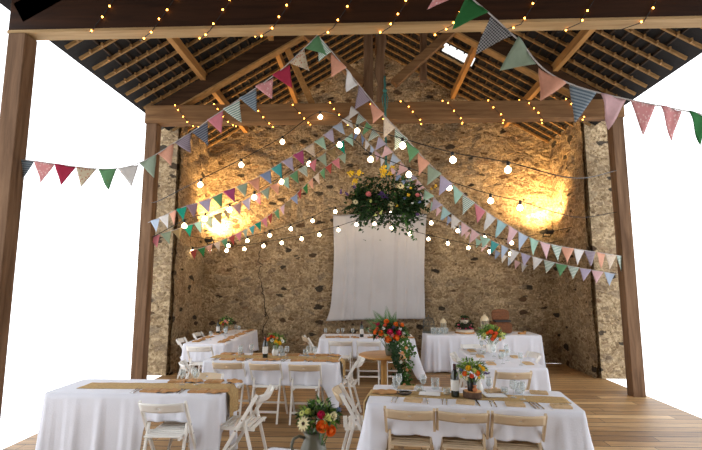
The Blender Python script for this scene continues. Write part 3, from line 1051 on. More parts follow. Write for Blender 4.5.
# ------------------------------------------------------------------ flowers
def fl_rose(c, r, d=None, rnd=random):
    """layered round bloom"""
    mb = MB(); d = (d or Vector((0, 0, 1))).normalized(); q = d.to_track_quat('Z', 'Y').to_matrix()
    c = Vector(c)
    mb.ball(c, r * .55, 8, (1, 1, .85), q)
    for lay, (n, rr, h, op) in enumerate(((5, .62, .35, .15), (7, .85, .15, .45), (9, 1.0, -.12, .85))):
        for k in range(n):
            a = 2 * PI * (k + lay * .4) / n
            e = Vector((math.cos(a), math.sin(a), 0)); t = Vector((-math.sin(a), math.cos(a), 0))
            w = rr * r * PI / n * 1.35
            b0 = e * r * .25 + Vector((0, 0, -r * .45)); b1 = e * r * rr + Vector((0, 0, h * r)); b2 = e * r * (rr + op * .12) + Vector((0, 0, (h + .42 - op * .3) * r))
            vs = [mb.bm.verts.new(c + q @ v) for v in (b0 - t * w * .4, b0 + t * w * .4, b1 + t * w, b2 + t * w * .5, b2 - t * w * .5, b1 - t * w)]
            mb.bm.faces.new(vs).smooth = False
    return mb


def fl_daisy(c, r, d):
    mb = MB(); d = d.normalized(); q = d.to_track_quat('Z', 'Y').to_matrix(); c = Vector(c)
    for k in range(12):
        a = 2 * PI * k / 12
        e = q @ Vector((math.cos(a), math.sin(a), .12))
        mb.leaf(c + e * r * .2, e, d, r, r * .42)
    return mb


def flower(parent, kind, c, r, col, d=Vector((0, -.5, .8))):
    c = Vector(c)
    if kind == 'daisy':
        o = fl_daisy(c, r, d).build('flower', FL[col], parent)
        mb = MB(); mb.ball(c + d.normalized() * r * .08, r * .24, 8); mb.build('flower_centre', EYE_D if col != 'yellow' else EYE_Y, o)
    elif kind == 'fluff':
        mb = MB()
        for k in range(26):
            v = Vector((random.gauss(0, 1), random.gauss(0, 1), random.gauss(0, .8))); v = v.normalized() * r * random.uniform(.3, 1)
            mb.ball(c + v, r * random.uniform(.16, .26), 5)
        o = mb.build('flower', FL[col], parent)
    elif kind == 'spike':
        mb = MB()
        dd = d.normalized()
        for k in range(22):
            t = k / 21; v = Vector((random.uniform(-1, 1), random.uniform(-1, 1), random.uniform(-1, 1))) * r * .3 * (1 - t * .7)
            mb.ball(c + dd * r * 2 * t + v, r * .2 * (1.1 - t * .5), 5)
        o = mb.build('flower', FL[col], parent)
    else:
        o = fl_rose(c, r, d).build('flower', FL[col], parent)
    return o


def foliage(parent, m, fn, n, L, w, name='foliage', droop=.3):
    """n leaves; fn() gives (point, outward direction)"""
    mb = MB()
    for _ in range(n):
        p, d = fn()
        d = (d.normalized() + Vector((random.gauss(0, .45), random.gauss(0, .45), random.gauss(0, .45) - droop * .3)))
        l = L * random.uniform(.6, 1.3)
        mb.leaf(p, d, Vector((random.gauss(0, .6), random.gauss(0, .6), 1)), l, w * random.uniform(.7, 1.25))
    return mb.build(name, m, parent)


def stems(parent, base, ends, r=.0025, m=None):
    mb = MB()
    for e in ends:
        e = Vector(e); b = Vector(base) + Vector((random.uniform(-.012, .012), random.uniform(-.012, .012), 0))
        mid = b.lerp(e, .5) + Vector((random.uniform(-.01, .01), random.uniform(-.01, .01), .02))
        mb.tube([b, mid, e], r, 5)
    return mb.build('stems', m or LEAF_M, parent)


def dome(rx, ry, rz, c):
    def f():
        v = Vector((random.gauss(0, 1), random.gauss(0, 1), random.gauss(0, 1))).normalized()
        if v.z < -.35: v.z *= -.6
        k = random.uniform(.35, 1)
        return Vector(c) + Vector((v.x * rx * k, v.y * ry * k, v.z * rz * k)), v
    return f


def bouquet(loc, label, rx, rz, zc, fls, leafmats, nleaf=260, L=.05, w=.028, base_z=.0, extra=None, cat='flowers', ry=None, sc=1.):
    r = empty('flower_bouquet', loc, 0, label, cat)
    ry = ry or rx
    for m, k in leafmats: foliage(r, m, dome(rx, ry, rz, (0, 0, zc)), int(nleaf * k), L, w)
    ends = []
    for kind, x, z, rad, col in fls:
        # x, z in the frontal plane; depth from the dome
        q = 1 - (x / rx / 1.1) ** 2 - ((z - zc) / rz / 1.15) ** 2
        y = -ry * math.sqrt(max(.02, q)) * .95
        d = Vector((x / rx, -1.1, (z - zc) / rz + .5))
        flower(r, kind, (x, y, z), rad, col, d); ends.append((x * .9, y * .8, z - rad * .5))
    stems(r, (0, 0, base_z), ends)
    if extra: extra(r)
    r.scale = (sc,) * 3
    return r


# jug in the foreground
def jug(name, loc, rz, label, m, sc, handle=-1, cat='jug'):
    r = empty(name, loc, rz, label, cat); r.scale = (sc,) * 3
    mb = MB(); mb.lathe([(.001, 0), (.052, 0), (.056, .004), (.070, .04), (.074, .075), (.068, .115), (.052, .15), (.047, .17), (.056, .195), (.0535, .195), (.044, .17), (.049, .15), (.064, .115), (.07, .075), (.05, .01), (.001, .008)], n=32)
    mb.build('jug_body', m, r)
    mb = MB(); h = handle
    mb.tube([(h * .05, 0, .165), (h * .08, 0, .178), (h * .11, 0, .165), (h * .120, 0, .13), (h * .108, 0, .09), (h * .085, 0, .062), (h * .066, 0, .055)], [.008, .008, .008, .008, .008, .007, .006], 10)
    mb.build('jug_handle', m, r)
    mb = MB(); mb.grid(lambda u, v: Vector((-h * (.046 + .03 * v), (u - .5) * .05 * (1 - v * .85), .172 + .03 * v)), 6, 4); mb.build('jug_spout', m, r, solid=.003)
    return r


JP = Vector((-.315, 2.69, .7545))
jug('enamel_jug', JP, R(20), 'sage enamel jug with a curved handle in the near foreground', ENAMEL, 1.08)
bouquet(JP + Vector((.03, 0, .208)), 'bouquet of orange roses, pale daisy and yellow flowers in the foreground jug', .145, .105, .085,
        [('daisy', -.085, .085, .042, 'cream'), ('rose', .035, .075, .034, 'orange'), ('rose', .088, .040, .031, 'orange'), ('rose', .028, .140, .024, 'magenta'),
         ('fluff', .065, .125, .034, 'lime'), ('fluff', .105, .125, .028, 'cream'), ('fluff', .13, .15, .02, 'blue'), ('daisy', -.10, .14, .02, 'lime'), ('rose', -.06, .155, .018, 'lime')],
        [(LEAF_M, .9), (LEAF_L, .6), (LEAF_D, .7), (LEAF_S, .3)], 210, .045, .022, base_z=-.17, sc=.9)

# mid table: small white vase, bright flowers
v2 = T2.p(.885, .46)


def vase(loc, label, m, sc=1., prof=None, name='vase', cat='vase'):
    r = MB().lathe(prof or [(.001, 0), (.032, 0), (.044, .03), (.046, .06), (.03, .10), (.026, .125), (.034, .14), (.031, .14), (.023, .125), (.027, .10), (.042, .06), (.04, .03), (.001, .008)], n=24).build(name, m)
    r.location = loc; r.scale = (sc,) * 3
    tag(r, label, cat); return r


vase(v2, 'small white ceramic vase on the middle table', CERAMIC, 1.05)
bouquet(v2 + Vector((0, 0, .12)), 'bouquet of orange, yellow and white flowers in the small white vase on the middle table', .13, .10, .10,
        [('rose', -.08, .13, .028, 'orange'), ('daisy', -.02, .12, .03, 'white'), ('rose', .03, .10, .028, 'yellow'), ('rose', .085, .08, .028, 'yellow'), ('daisy', .12, .10, .028, 'white'),
         ('rose', -.04, .17, .025, 'red'), ('rose', .0, .16, .02, 'orange'), ('daisy', -.12, .07, .026, 'white'), ('rose', .10, .14, .02, 'cream'), ('rose', .045, .15, .02, 'peach')],
        [(LEAF_M, .7), (LEAF_L, 1.1)], 170, .055, .022, base_z=-.09)

# back left: glass vase
v3 = T3.p(.27, 1.50)
vase(v3, 'clear glass vase on the back left table', GLASS, 1., [(.001, 0), (.036, 0), (.04, .01), (.04, .15), (.038, .15), (.037, .012), (.001, .01)])
bouquet(v3 + Vector((0, 0, .13)), 'loose bouquet of yellow and pink flowers in the glass vase at back left', .16, .12, .12,
        [('fluff', -.10, .11, .035, 'yellow'), ('fluff', -.06, .14, .028, 'yellow'), ('rose', .02, .16, .035, 'pink'), ('rose', .07, .13, .03, 'peach'), ('rose', -.02, .09, .03, 'red'), ('daisy', .10, .18, .025, 'cream')],
        [(LEAF_D, .9), (LEAF_M, .6), (LEAF_L, .3)], 150, .07, .028, base_z=-.11, sc=.85)

# front right: log slice, dark jar, flowers
lp = T1.p(.955, .31, .0095)
r = empty('log_slice', lp, .3, 'round log slice with bark edge beside the wine bottle on the front right table', 'log slice')
mb = MB()
n = 30
rg = []
for z, k in ((0, 1), (.004, 1.03), (.05, 1.02), (.056, 1.0)):
    rg.append([Vector(((.083 + .004 * math.sin(3 * a) + .003 * math.sin(7 * a)) * k * math.cos(a), (.083 + .004 * math.sin(3 * a)) * k * math.sin(a), z)) for a in [2 * PI * i / n for i in range(n)]])
mb.rings(rg); mb.build('bark_ring', BARK, r)
mb = MB(); mb.lathe([(.001, .0575), (.079, .0575), (.079, .055)], n=30); mb.build('cut_face', CUTWOOD, r)
jp = lp + Vector((-.005, 0, .058))
vase(jp, 'dark glazed jar standing on the log slice', BROWNJAR, 1., [(.001, 0), (.038, 0), (.041, .006), (.041, .085), (.034, .10), (.034, .115), (.037, .118), (.033, .118), (.030, .10), (.037, .085), (.037, .008), (.001, .006)], 'jar', 'jar')
vase(T1.p(1.03, .49), 'small white vase standing behind the log slice on the front right table', CERAMIC, 1.0)
mb = MB()
mb.ball((0, 0, .022), .022, 12, (1, .8, 1)); mb.ball((0, -.003, .050), .013, 10); mb.ball((-.013, -.003, .060), .006, 8); mb.ball((.013, -.003, .060), .006, 8)
tb = mb.build('terracotta_figure', TERRA); tb.location = lp + Vector((.01, -.058, .0575)); tag(tb, 'tiny terracotta figure leaning in front of the dark jar on the log slice', 'ornament')
bouquet(jp + Vector((0, 0, .10)), 'bouquet of yellow, orange and lime flowers in the dark jar on the front right table', .165, .115, .10,
        [('rose', -.06, .15, .030, 'yellow'), ('rose', -.005, .13, .026, 'lime'), ('rose', -.10, .09, .026, 'orange'), ('rose', .03, .10, .028, 'orange'), ('rose', .10, .14, .024, 'yellow'), ('rose', .07, .17, .018, 'yellow'),
         ('spike', .12, .09, .035, 'purple'), ('rose', -.03, .07, .022, 'coral'), ('daisy', .10, .05, .02, 'lime'), ('fluff', -.13, .05, .022, 'lime'), ('fluff', -.08, .04, .02, 'cream'), ('spike', -.13, .12, .03, 'blue'), ('fluff', .05, .05, .02, 'yellow'), ('fluff', .15, .12, .016, 'lime')],
        [(LEAF_L, 1.3), (LEAF_M, .6), (LEAF_S, .4)], 200, .05, .02, base_z=-.09, sc=.84)

# back right: white jug
v7 = T7.p(.40, 1.20)
jug('ceramic_jug', v7, R(190), 'white ceramic jug on the back right table', CERAMIC, 1.0)
bouquet(v7 + Vector((0, 0, .17)), 'lime green bouquet with red and orange roses in the white jug at back right', .20, .13, .10,
        [('rose', -.04, .16, .034, 'coral'), ('rose', .0, .10, .032, 'orange'), ('rose', -.03, .06, .028, 'coral'), ('rose', -.09, .14, .026, 'orange'), ('rose', .03, .14, .028, 'coral'), ('fluff', .11, .13, .035, 'lime'), ('fluff', .15, .07, .035, 'lime'),
         ('fluff', -.14, .11, .035, 'lime'), ('fluff', -.15, .05, .03, 'cream'), ('spike', .07, .18, .035, 'yellow'), ('rose', .09, .05, .024, 'peach'), ('fluff', .17, .12, .025, 'lime')],
        [(LEAF_L, 1.8), (LEAF_M, .7), (LEAF_S, .4)], 260, .055, .024, base_z=-.13)

# ------------------------------------------------------------------ round pine table with large arrangement
PT = Vector((.28, 7.48, 0))
r = empty('round_pine_table', PT, 0, 'low round varnished pine table on a single turned post in front of the top table', 'table')
mb = MB(); mb.lathe([(.001, .600), (.40, .600), (.415, .607), (.418, .620), (.412, .633), (.40, .637), (.001, .637)], n=48); mb.build('tabletop', PINE, r)
mb = MB(); mb.lathe([(.055, .03), (.052, .08), (.050, .5), (.065, .575), (.07, .601)], n=20); mb.build('pedestal', PINE_Z, r)
mb = MB(); mb.lathe([(.001, 0), (.16, 0), (.165, .01), (.15, .026), (.06, .034), (.001, .034)], n=32); mb.build('foot', PINE_Z, r)
vp = PT + Vector((.09, -.12, .637))
vase(vp, 'pale stoneware pot under the big arrangement on the round pine table', ENAMEL, 1., [(.001, 0), (.055, 0), (.07, .03), (.075, .10), (.062, .15), (.066, .165), (.06, .165), (.057, .15), (.068, .10), (.06, .02), (.001, .01)], 'stoneware_pot', 'pot')


def big_extra(r):
    # fern fronds
    for (x, z, dx, dz, L) in ((-.10, .30, -.9, .45, .36), (-.02, .36, -.1, 1, .30), (-.18, .25, -1, .1, .26), (-.12, .38, -.6, .8, .26), (.05, .36, .3, 1, .22)):
        mb = MB(); d = Vector((dx, -.15, dz)).normalized(); b = Vector((x, -.05, z))
        side = d.cross(Vector((0, 1, 0))).normalized()
        mb.tube([b, b + d * L], [.003, .001], 5)
        for k in range(14):
            t = k / 14; p = b + d * L * t; w = L * .34 * (1 - t) ** .7
            for sg in (-1, 1): mb.leaf(p, side * sg + d * .5, Vector((0, -1, .3)), w, w * .28)
        mb.build('fern_frond', FERN, r)
    # trailing ivy down to the floor
    for (pts) in ([(.02, -.15, .10), (.08, -.30, .02), (.12, -.36, -.12), (.16, -.36, -.30), (.20, -.34, -.48), (.26, -.28, -.61)],
                  [(.06, -.12, .12), (.18, -.25, .03), (.24, -.34, -.03), (.27, -.38, -.2), (.25, -.38, -.38), (.22, -.36, -.55)],
                  [(.0, -.15, .10), (.05, -.35, .0), (.04, -.42, -.10), (.10, -.42, -.22), (.12, -.4, -.4), (.06, -.36, -.56)],
                  [(.10, -.05, .14), (.22, -.15, .12), (.32, -.2, .03), (.36, -.22, -.1)],
                  [(.22, -.36, -.52), (.3, -.34, -.56), (.10, -.38, -.61), (-.06, -.34, -.61)]):
        mb = MB(); mb.tube(pts, .004, 6)
        P = [Vector(p) for p in pts]
        for i in range(len(P) - 1):
            for k in range(34):
                q = P[i].lerp(P[i + 1], random.random()) + Vector((random.gauss(0, .028), random.gauss(0, .02), random.gauss(0, .015)))
                q.z = max(q.z, -.615)
                mb.leaf(q, Vector((random.gauss(0, 1), random.gauss(-.4, .6), random.gauss(0, .7))), Vector((0, -1, .5)), random.uniform(.035, .06), random.uniform(.025, .045))
        mb.build('trailing_ivy', LEAF_D if pts[0][0] < .05 else LEAF_M, r)
    for (x, y, z) in ((.18, -.37, -.05), (.28, -.38, -.12), (.15, -.42, -.18), (.25, -.40, -.3), (.10, -.42, -.5), (.20, -.4, -.52), (.24, -.35, .02), (.02, -.38, -.53)):
        flower(r, 'rose', (x, y, z), .022, 'peach' if x > .16 else 'white', Vector((0, -1, .3)))


bouquet(vp + Vector((0, 0, .15)), 'large arrangement of orange and magenta roses with ferns and ivy trailing to the floor', .27, .20, .20,
        [('rose', -.05, .40, .042, 'orange'), ('rose', .10, .36, .040, 'orange'), ('rose', .20, .345, .036, 'orange'), ('rose', -.19, .36, .036, 'magenta'), ('rose', -.25, .35, .026, 'magenta'),
         ('rose', .0, .245, .046, 'magenta'), ('rose', .14, .235, .046, 'magenta'), ('rose', -.14, .225, .045, 'orange'), ('rose', -.23, .235, .04, 'orange'), ('rose', .03, .20, .034, 'pink'), ('rose', -.03, .13, .052, 'orange'),
         ('rose', .10, .15, .050, 'orange'), ('rose', .20, .15, .03, 'peach'), ('fluff', .06, .31, .03, 'purple'), ('fluff', -.10, .30, .03, 'white'), ('fluff', -.30, .25, .03, 'magenta'), ('fluff', .17, .29, .03, 'white'), ('rose', -.08, .345, .028, 'coral'),
         ('fluff', -.08, .19, .028, 'lime'), ('fluff', .22, .21, .028, 'white'), ('fluff', -.2, .15, .03, 'pink'), ('rose', -.2, .29, .028, 'coral')],
        [(LEAF_M, .8), (LEAF_D, 1.2), (LEAF_S, .6)], 330, .07, .035, base_z=-.13, extra=big_extra, cat='flower arrangement', ry=.2)
# greenery lying on the right end of the top table
gr = empty('ivy_garland', T5.p(1.50, .22), 0, 'green leafy garland lying on the right end of the top table', 'garland')
mb = MB()
for k in range(230):
    t = random.random(); p = Vector((-.22 + .42 * t, random.gauss(0, .05), .02 + abs(random.gauss(0, .035))))
    mb.leaf(p, Vector((random.gauss(0, 1), random.gauss(0, 1), random.gauss(.2, .5))), Vector((0, -.6, 1)), random.uniform(.05, .08), random.uniform(.03, .045))
mb.build('foliage', LEAF_M, gr)
for x in (-.18, -.02, .1): flower(gr, 'rose', (x, -.08, .05), .022, 'cream', Vector((0, -1, .6)))

# ------------------------------------------------------------------ cake table things
cz = .8045
# glass cloche / wire cage at left
r = empty('wire_cloche', T6.p(.10, .42), 0, 'tall grey wire cloche at the left end of the cake table', 'cloche')
mb = MB()
for k in range(12):
    a = 2 * PI * k / 12
    mb.tube([(.12 * math.cos(a), .12 * math.sin(a), .02), (.12 * math.cos(a), .12 * math.sin(a), .22)] + [(.12 * math.cos(t) * math.cos(a), .12 * math.cos(t) * math.sin(a), .22 + .10 * math.sin(t)) for t in (.4, .8, 1.2, 1.5)], .0035, 5)
for z in (.06, .14, .22):
    mb.tube([(.12 * math.cos(2 * PI * k / 24), .12 * math.sin(2 * PI * k / 24), z) for k in range(25)], .0035, 5)
mb.tube([(0, 0, .32), (0, 0, .35)], .006, 6); mb.ball((0, 0, .36), .014, 8)
mb.build('wire_cage', WIRE, r)
mb = MB(); mb.lathe([(.001, 0), (.135, 0), (.135, .018), (.001, .018)], n=28); mb.build('base', WIRE, r)


def lantern(u, v, sc, label):
    r = empty('lantern', T6.p(u, v), 0, label, 'lantern'); r.scale = (sc,) * 3
    mb = MB(); mb.lathe([(.001, 0), (.085, 0), (.085, .02), (.07, .03), (.001, .03)], n=8); mb.build('base', BRASS, r)
    mb = MB()
    for k in range(8):
        a = 2 * PI * k / 8 + PI / 8
        mb.tube([(.072 * math.cos(a), .072 * math.sin(a), .03), (.072 * math.cos(a), .072 * math.sin(a), .23)], .005, 6)
    mb.build('frame', BRASS, r)
    mb = MB(); mb.lathe([(.086, .23), (.086, .245), (.078, .275), (.05, .31), (.02, .33), (.012, .345), (.001, .345)], n=8); mb.tube([(.02 * math.cos(t), 0, .36 + .02 * math.sin(t)) for t in [2 * PI * k / 12 for k in range(13)]], .004, 5); mb.build('domed_roof', BRASS, r)
    mb = MB(); mb.lathe([(.066, .03), (.066, .23)], n=8); mb.build('glass_panes', GLASS, r)
    mb = MB(); mb.lathe([(.001, .03), (.03, .03), (.03, .13), (.001, .13)], n=16); mb.build('candle', ICING, r)


lantern(.42, .46, .86, 'shorter cream lantern behind the tumblers on the cake table')
lantern(1.27, .36, 1.12, 'taller cream lantern right of the cake')
r = empty('wedding_cake', T6.p(.845, .36), 0, 'dark tiered cake dressed with berries and greenery on a pale base', 'cake')
mb = MB(); mb.lathe([(.001, .001), (.20, .001), (.205, .012), (.20, .03), (.001, .03)], n=36); mb.build('cake_board', PINE, r)
mb = MB(); mb.lathe([(.001, .03), (.185, .03), (.19, .035), (.188, .07), (.18, .075), (.001, .09)], n=36); mb.build('bottom_tier', ICING, r)
mb = MB(); mb.lathe([(.001, .09), (.14, .09), (.145, .1), (.14, .20), (.001, .205)], n=32); mb.build('middle_tier', CHOC, r)
mb = MB(); mb.lathe([(.001, .205), (.08, .205), (.083, .21), (.08, .27), (.001, .275)], n=28); mb.build('top_tier', ICING, r)


def cakefn():
    t = random.random(); a = random.uniform(0, 2 * PI)
    if t < .6: z = .10 + random.random() * .1; rr = .16 - .03 * random.random()
    elif t < .75: z = .2 + random.random() * .03; rr = .11
    else: z = .28 + random.random() * .07; rr = random.random() * .08
    p = Vector((rr * math.cos(a), rr * math.sin(a), z)); return p, Vector((math.cos(a), math.sin(a), .5))


foliage(r, LEAF_D, cakefn, 420, .055, .028)
for k in range(16):
    a = -PI / 2 + random.uniform(-1.3, 1.3); z = random.choice((.11, .14, .18, .30)); rr = .17 if z < .2 else .05
    mb = MB(); mb.ball((rr * math.cos(a), rr * math.sin(a), z), .016, 7); mb.build('berry', FL['magenta'] if k % 3 else FL['pink'], r)

# wicker hamper stood on end, lid open
r = empty('wicker_hamper', T6.p(1.60, .36), R(4), 'brown wicker hamper with a dark strap at right of the cake table', 'hamper'); r.scale = (1.22, 1.1, 1.18)
mb = MB()


def hamp(w, h, d, z0, mb):
    rg = []
    for y, k in ((-d / 2, .97), (-d / 2 + .02, 1.), (d / 2 - .02, 1.), (d / 2, .97)):
        ring = []
        for i in range(28):
            a = 2 * PI * i / 28; c, s_ = math.cos(a), math.sin(a)
            e = .42 if z0 < .1 else .6
            ring.append(Vector((w / 2 * k * math.copysign(abs(c) ** e, c), y, z0 + h / 2 + h / 2 * k * math.copysign(abs(s_) ** e, s_))))
        rg.append(ring)
    mb.rings(rg, smooth=False)


hamp(.33, .20, .22, .003, mb); mb.build('hamper_body', WICKER, r)
mb = MB(); hamp(.30, .22, .06, .205, mb); mb.build('hamper_lid', WICKER, r)
mb = MB()
for z in (.03, .06, .09, .12, .15, .18, .25, .29, .33, .37):
    w = .33 if z < .2 else .30
    y = -.113 if z < .2 else -.033
    mb.tube([(-w * .44, y, z), (w * .44, y, z)], .005, 5)
mb.build('woven_bands', WICKER, r)
mb = MB(); mb.box((0, -.06, .222), (.27, .16, .03), None, .004); mb.build('strap', BLACK, r)
o = MB().box((0, 0, .02), (.14, .08, .04), (0, 0, .2), .006).box((.05, -.02, .055), (.05, .05, .03), (0, .2, .4), .004).build('wooden_block', PINE)
o.location = T6.p(1.98, .20); tag(o, 'small pair of stacked wooden blocks beside the hamper', 'ornament')

TAPE = mat('bunting_tape', (.45, .42, .40), .9)
# ------------------------------------------------------------------ drape on the back wall
mb = MB()
TL, TR = at(332.5, 215, 10.18), at(426, 214, 10.18)
BL, BR = at(328.5, 321, 10.18), at(424.5, 319, 10.18)


def drp(u, v):
    a = TL.lerp(TR, u); b = BL.lerp(BR, u)
    p = a.lerp(b, v)
    # scalloped sides and top between the nails
    p.x += (.05 * math.sin(v * PI) * (1 - u) * 1.2 - .035 * math.sin(v * PI) * u)
    if v > .85: p.x -= .07 * ((v - .85) / .15) ** 2 * (1 - u) ** 6
    p.z -= .02 * abs(math.sin(u * PI * 5)) * (1 - v) - .02 * math.sin(u * PI) * v
    f = .020 * math.sin(u * 2 * PI * 3.3 + .8 * v + 1) + .012 * math.sin(u * 2 * PI * 7.5 + 2 * v) * (1 - .4 * v)
    for uc, k, w in ((.13, .05, .018), (.22, .035, .015), (.45, .02, .014), (.70, .045 * (1 - v) + .02, .02), (.78, .03, .014), (.9, .03, .02)):
        f -= k * math.exp(-((u - uc - .03 * v * math.sin(uc * 9)) / w) ** 2)
    p.y += f * (.45 + .55 * v ** .6) - .02
    return p


mb.grid(drp, 120, 50)
o = mb.build('hanging_drape', DRAPE); tag(o, 'large pale cloth hung flat with soft folds on the back stone wall', 'drape')
sm = o.modifiers.new('thickness', 'SOLIDIFY'); sm.thickness = .004
mb = MB(); mb.tube([TL + Vector((-.03, .0, .0)), TR + Vector((.03, .0, .0))], .006, 8); mb.build('hanging_cord', TAPE, o)


# ------------------------------------------------------------------ bunting
def catmull(pts, n=14):
    P = [pts[0] * 2 - pts[1]] + list(pts) + [pts[-1] * 2 - pts[-2]]
    out = []
    for i in range(1, len(P) - 2):
        a, b, c, d = P[i - 1:i + 3]
        for k in range(n):
            t = k / n
            out.append(.5 * ((2 * b) + (c - a) * t + (2 * a - 5 * b + 4 * c - d) * t * t + (3 * b - a - 3 * c + d) * t ** 3))
    out.append(P[-2])
    return out


def walk(poly, dist):
    """point and tangent after dist along a polyline"""
    for i in range(len(poly) - 1):
        l = (poly[i + 1] - poly[i]).length
        if dist <= l: return poly[i].lerp(poly[i + 1], dist / l), (poly[i + 1] - poly[i]) / l
        dist -= l
    return None, None


FAB = {
    'green': fabric('green_cotton', (.16, .34, .17)), 'emerald': fabric('emerald_cotton', (.02, .30, .20)), 'deepgreen': fabric('deep_green_cotton', (.05, .22, .07)),
    'sage': fabric('sage_cotton', (.36, .44, .34)), 'mint': fabric('mint_cotton', (.42, .62, .52)), 'teal': fabric('teal_cotton', (.10, .42, .42)), 'paleteal': fabric('pale_teal_cotton', (.42, .62, .64)),
    'pink': fabric('pink_cotton', (.68, .26, .30)), 'rose': fabric('rose_dotted_cotton', (.72, .36, .36), 'sprig', (.85, .62, .6)), 'peach': fabric('peach_cotton', (.72, .40, .28)),
    'palepink': fabric('pale_pink_cotton', (.74, .52, .54)), 'crimson': fabric('crimson_cotton', (.48, .05, .10)), 'magenta': fabric('magenta_cotton', (.46, .10, .24)),
    'lilac': fabric('lilac_cotton', (.50, .45, .58)), 'mauve': fabric('mauve_cotton', (.32, .21, .24)), 'blue': fabric('blue_cotton', (.30, .38, .56)), 'paleblue': fabric('pale_blue_cotton', (.52, .60, .72)),
    'white': fabric('white_cotton', (.72, .70, .68)), 'tan': fabric('tan_cotton', (.36, .26, .13)), 'grey': fabric('grey_striped_cotton', (.09, .10, .13), 'stripe', (.26, .27, .31)),
    'bluestripe': fabric('blue_striped_cotton', (.14, .19, .24), 'stripe', (.36, .42, .46)), 'greenstripe': fabric('green_striped_cotton', (.20, .34, .28), 'stripe', (.74, .76, .70)),
    'floral': fabric('floral_cotton', (.62, .54, .40), 'sprig', (.50, .22, .15)), 'creamfloral': fabric('cream_floral_cotton', (.70, .60, .48), 'sprig', (.55, .42, .36)),
    'check': fabric('black_gingham_cotton', (.02, .02, .025), 'check', (.5, .5, .5)), 'red': fabric('red_cotton', (.45, .09, .07)), 'mauvestripe': fabric('mauve_striped_cotton', (.28, .22, .26), 'stripe', (.38, .32, .36))}


def mk_pennant_mesh(k, w, h):
    mb = MB()
    rnd = random.Random(k)
    a1, a2 = rnd.uniform(-1, 1), rnd.uniform(-1, 1)
    N = 8
    vs = []
    for j in range(N + 1):
        t = j / N; ww = w * (1 - t)
        row = []
        m = max(1, N - j)
        for i in range(m + 1 if j < N else 1):
            u = i / m if j < N else .5
            x = (u - .5) * ww
            row.append(mb.bm.verts.new((x + .12 * w * a1 * t * t, .02 * a2 * math.sin(t * 2.5 + x * 20) + .012 * a1 * math.sin(x * 45) * t, -h * t)))
        vs.append(row)
    for j in range(N):
        A, B = vs[j], vs[j + 1]
        for i in range(len(A) - 1):
            mb.bm.faces.new((A[i], A[i + 1], B[min(i, len(B) - 1)])).smooth = True
            if i < len(B) - 1: mb.bm.faces.new((A[i + 1], B[i + 1], B[i])).smooth = True
    return mb


PEN = {}


def pennant_mesh(col, w, h):
    v = random.randrange(4); key = (col, round(w, 3), v)
    if key not in PEN: PEN[key] = mk_pennant_mesh(hash((col, v)) % 997 if False else sum(map(ord, col)) + v * 31, w, h).mesh('pennant', FAB[col], .0012)
    return PEN[key]


TAPE = mat('bunting_tape', (.45, .42, .40), .9)


def bunting(pts, cols, w, h, label, gap=1.06, perp=.65, start=0.):
    poly = catmull(pts)
    r = empty('bunting', poly[0], 0, label, 'bunting')
    off = poly[0]
    mb = MB(); mb.tube([p - off for p in poly], .0055, 5); mb.build('tape', TAPE, r)
    d = start + w / 2; i = 0
    while True:
        p, t = walk(poly, d)
        if p is None or i > 97: break
        if t.x < 0: t = -t
        p0, _ = walk(poly, d)
        down = Vector((0, 0, -1)); pd = down - t * down.dot(t); pd.normalize()
        dn = (pd * perp + down * (1 - perp)).normalized()
        # pennant plane contains the tape and dn
        x = t; nrm = x.cross(-dn).normalized()
        tw = random.uniform(-.22, .22)
        zz = -(dn * math.cos(tw) + nrm * math.sin(tw)); zz = (zz - x * 0).normalized()
        yv = zz.cross(x).normalized()
        M = Matrix(((x.x, yv.x, zz.x, 0), (x.y, yv.y, zz.y, 0), (x.z, yv.z, zz.z, 0), (0, 0, 0, 1)))
        o = bpy.data.objects.new('pennant', pennant_mesh(cols[i % len(cols)], w, h)); COL.objects.link(o)
        o.parent = r
        o.matrix_basis = Matrix.Translation(p - off) @ M
        d += w * gap; i += 1
    return r


# nearest string up in the top right corner
bunting([at(392, -72, 3.25), at(436, -32, 3.15), at(466, -6, 3.08), at(494, 18, 3.02), at(518, 40, 3.0), at(575, 86, 3.1), Vector((3.2, 3.6, 3.1)), Vector((4.3, 4.4, 3.0))],
        ['palepink', 'rose', 'rose', 'deepgreen', 'check', 'sage', 'peach', 'bluestripe'],  .235, .265, 'nearest bunting string at top right with a green and a gingham pennant', start=.13, gap=1.12, perp=.95)
# large string swagged from the near beam to the left
bunting([at(317, 35, 4.38), at(305, 47, 4.35), at(279, 71, 4.4), at(248, 93, 4.5), at(212, 117, 4.6), at(183, 137, 4.65), at(120, 168, 4.6), Vector((-3.75, 4.5, 3.15))],
        ['green', 'floral', 'crimson', 'rose', 'bluestripe', 'greenstripe', 'pink', 'grey', 'mauvestripe', 'peach', 'sage', 'white'], .215, .235, 'large bunting string falling left from the near beam, with a crimson pennant', gap=1.04)
# large string falling to the right
bunting([at(317, 35, 4.38), at(340, 62, 4.6), at(379, 110, 5.0), at(406, 139, 5.3), at(430, 165, 5.6), at(454, 186, 5.85), at(478, 206, 6.1), at(507, 225, 6.4), at(545, 243, 6.8), Vector((4.25, 7.45, 2.25))],
        ['greenstripe', 'peach', 'white', 'mauvestripe', 'peach', 'creamfloral', 'greenstripe', 'green', 'peach', 'sage', 'lilac', 'mint', 'greenstripe', 'pink', 'white', 'paleteal', 'palepink', 'paleblue', 'mint', 'palepink'], .235, .255, 'large bunting string falling right from the near beam down to the right side', gap=1.0)
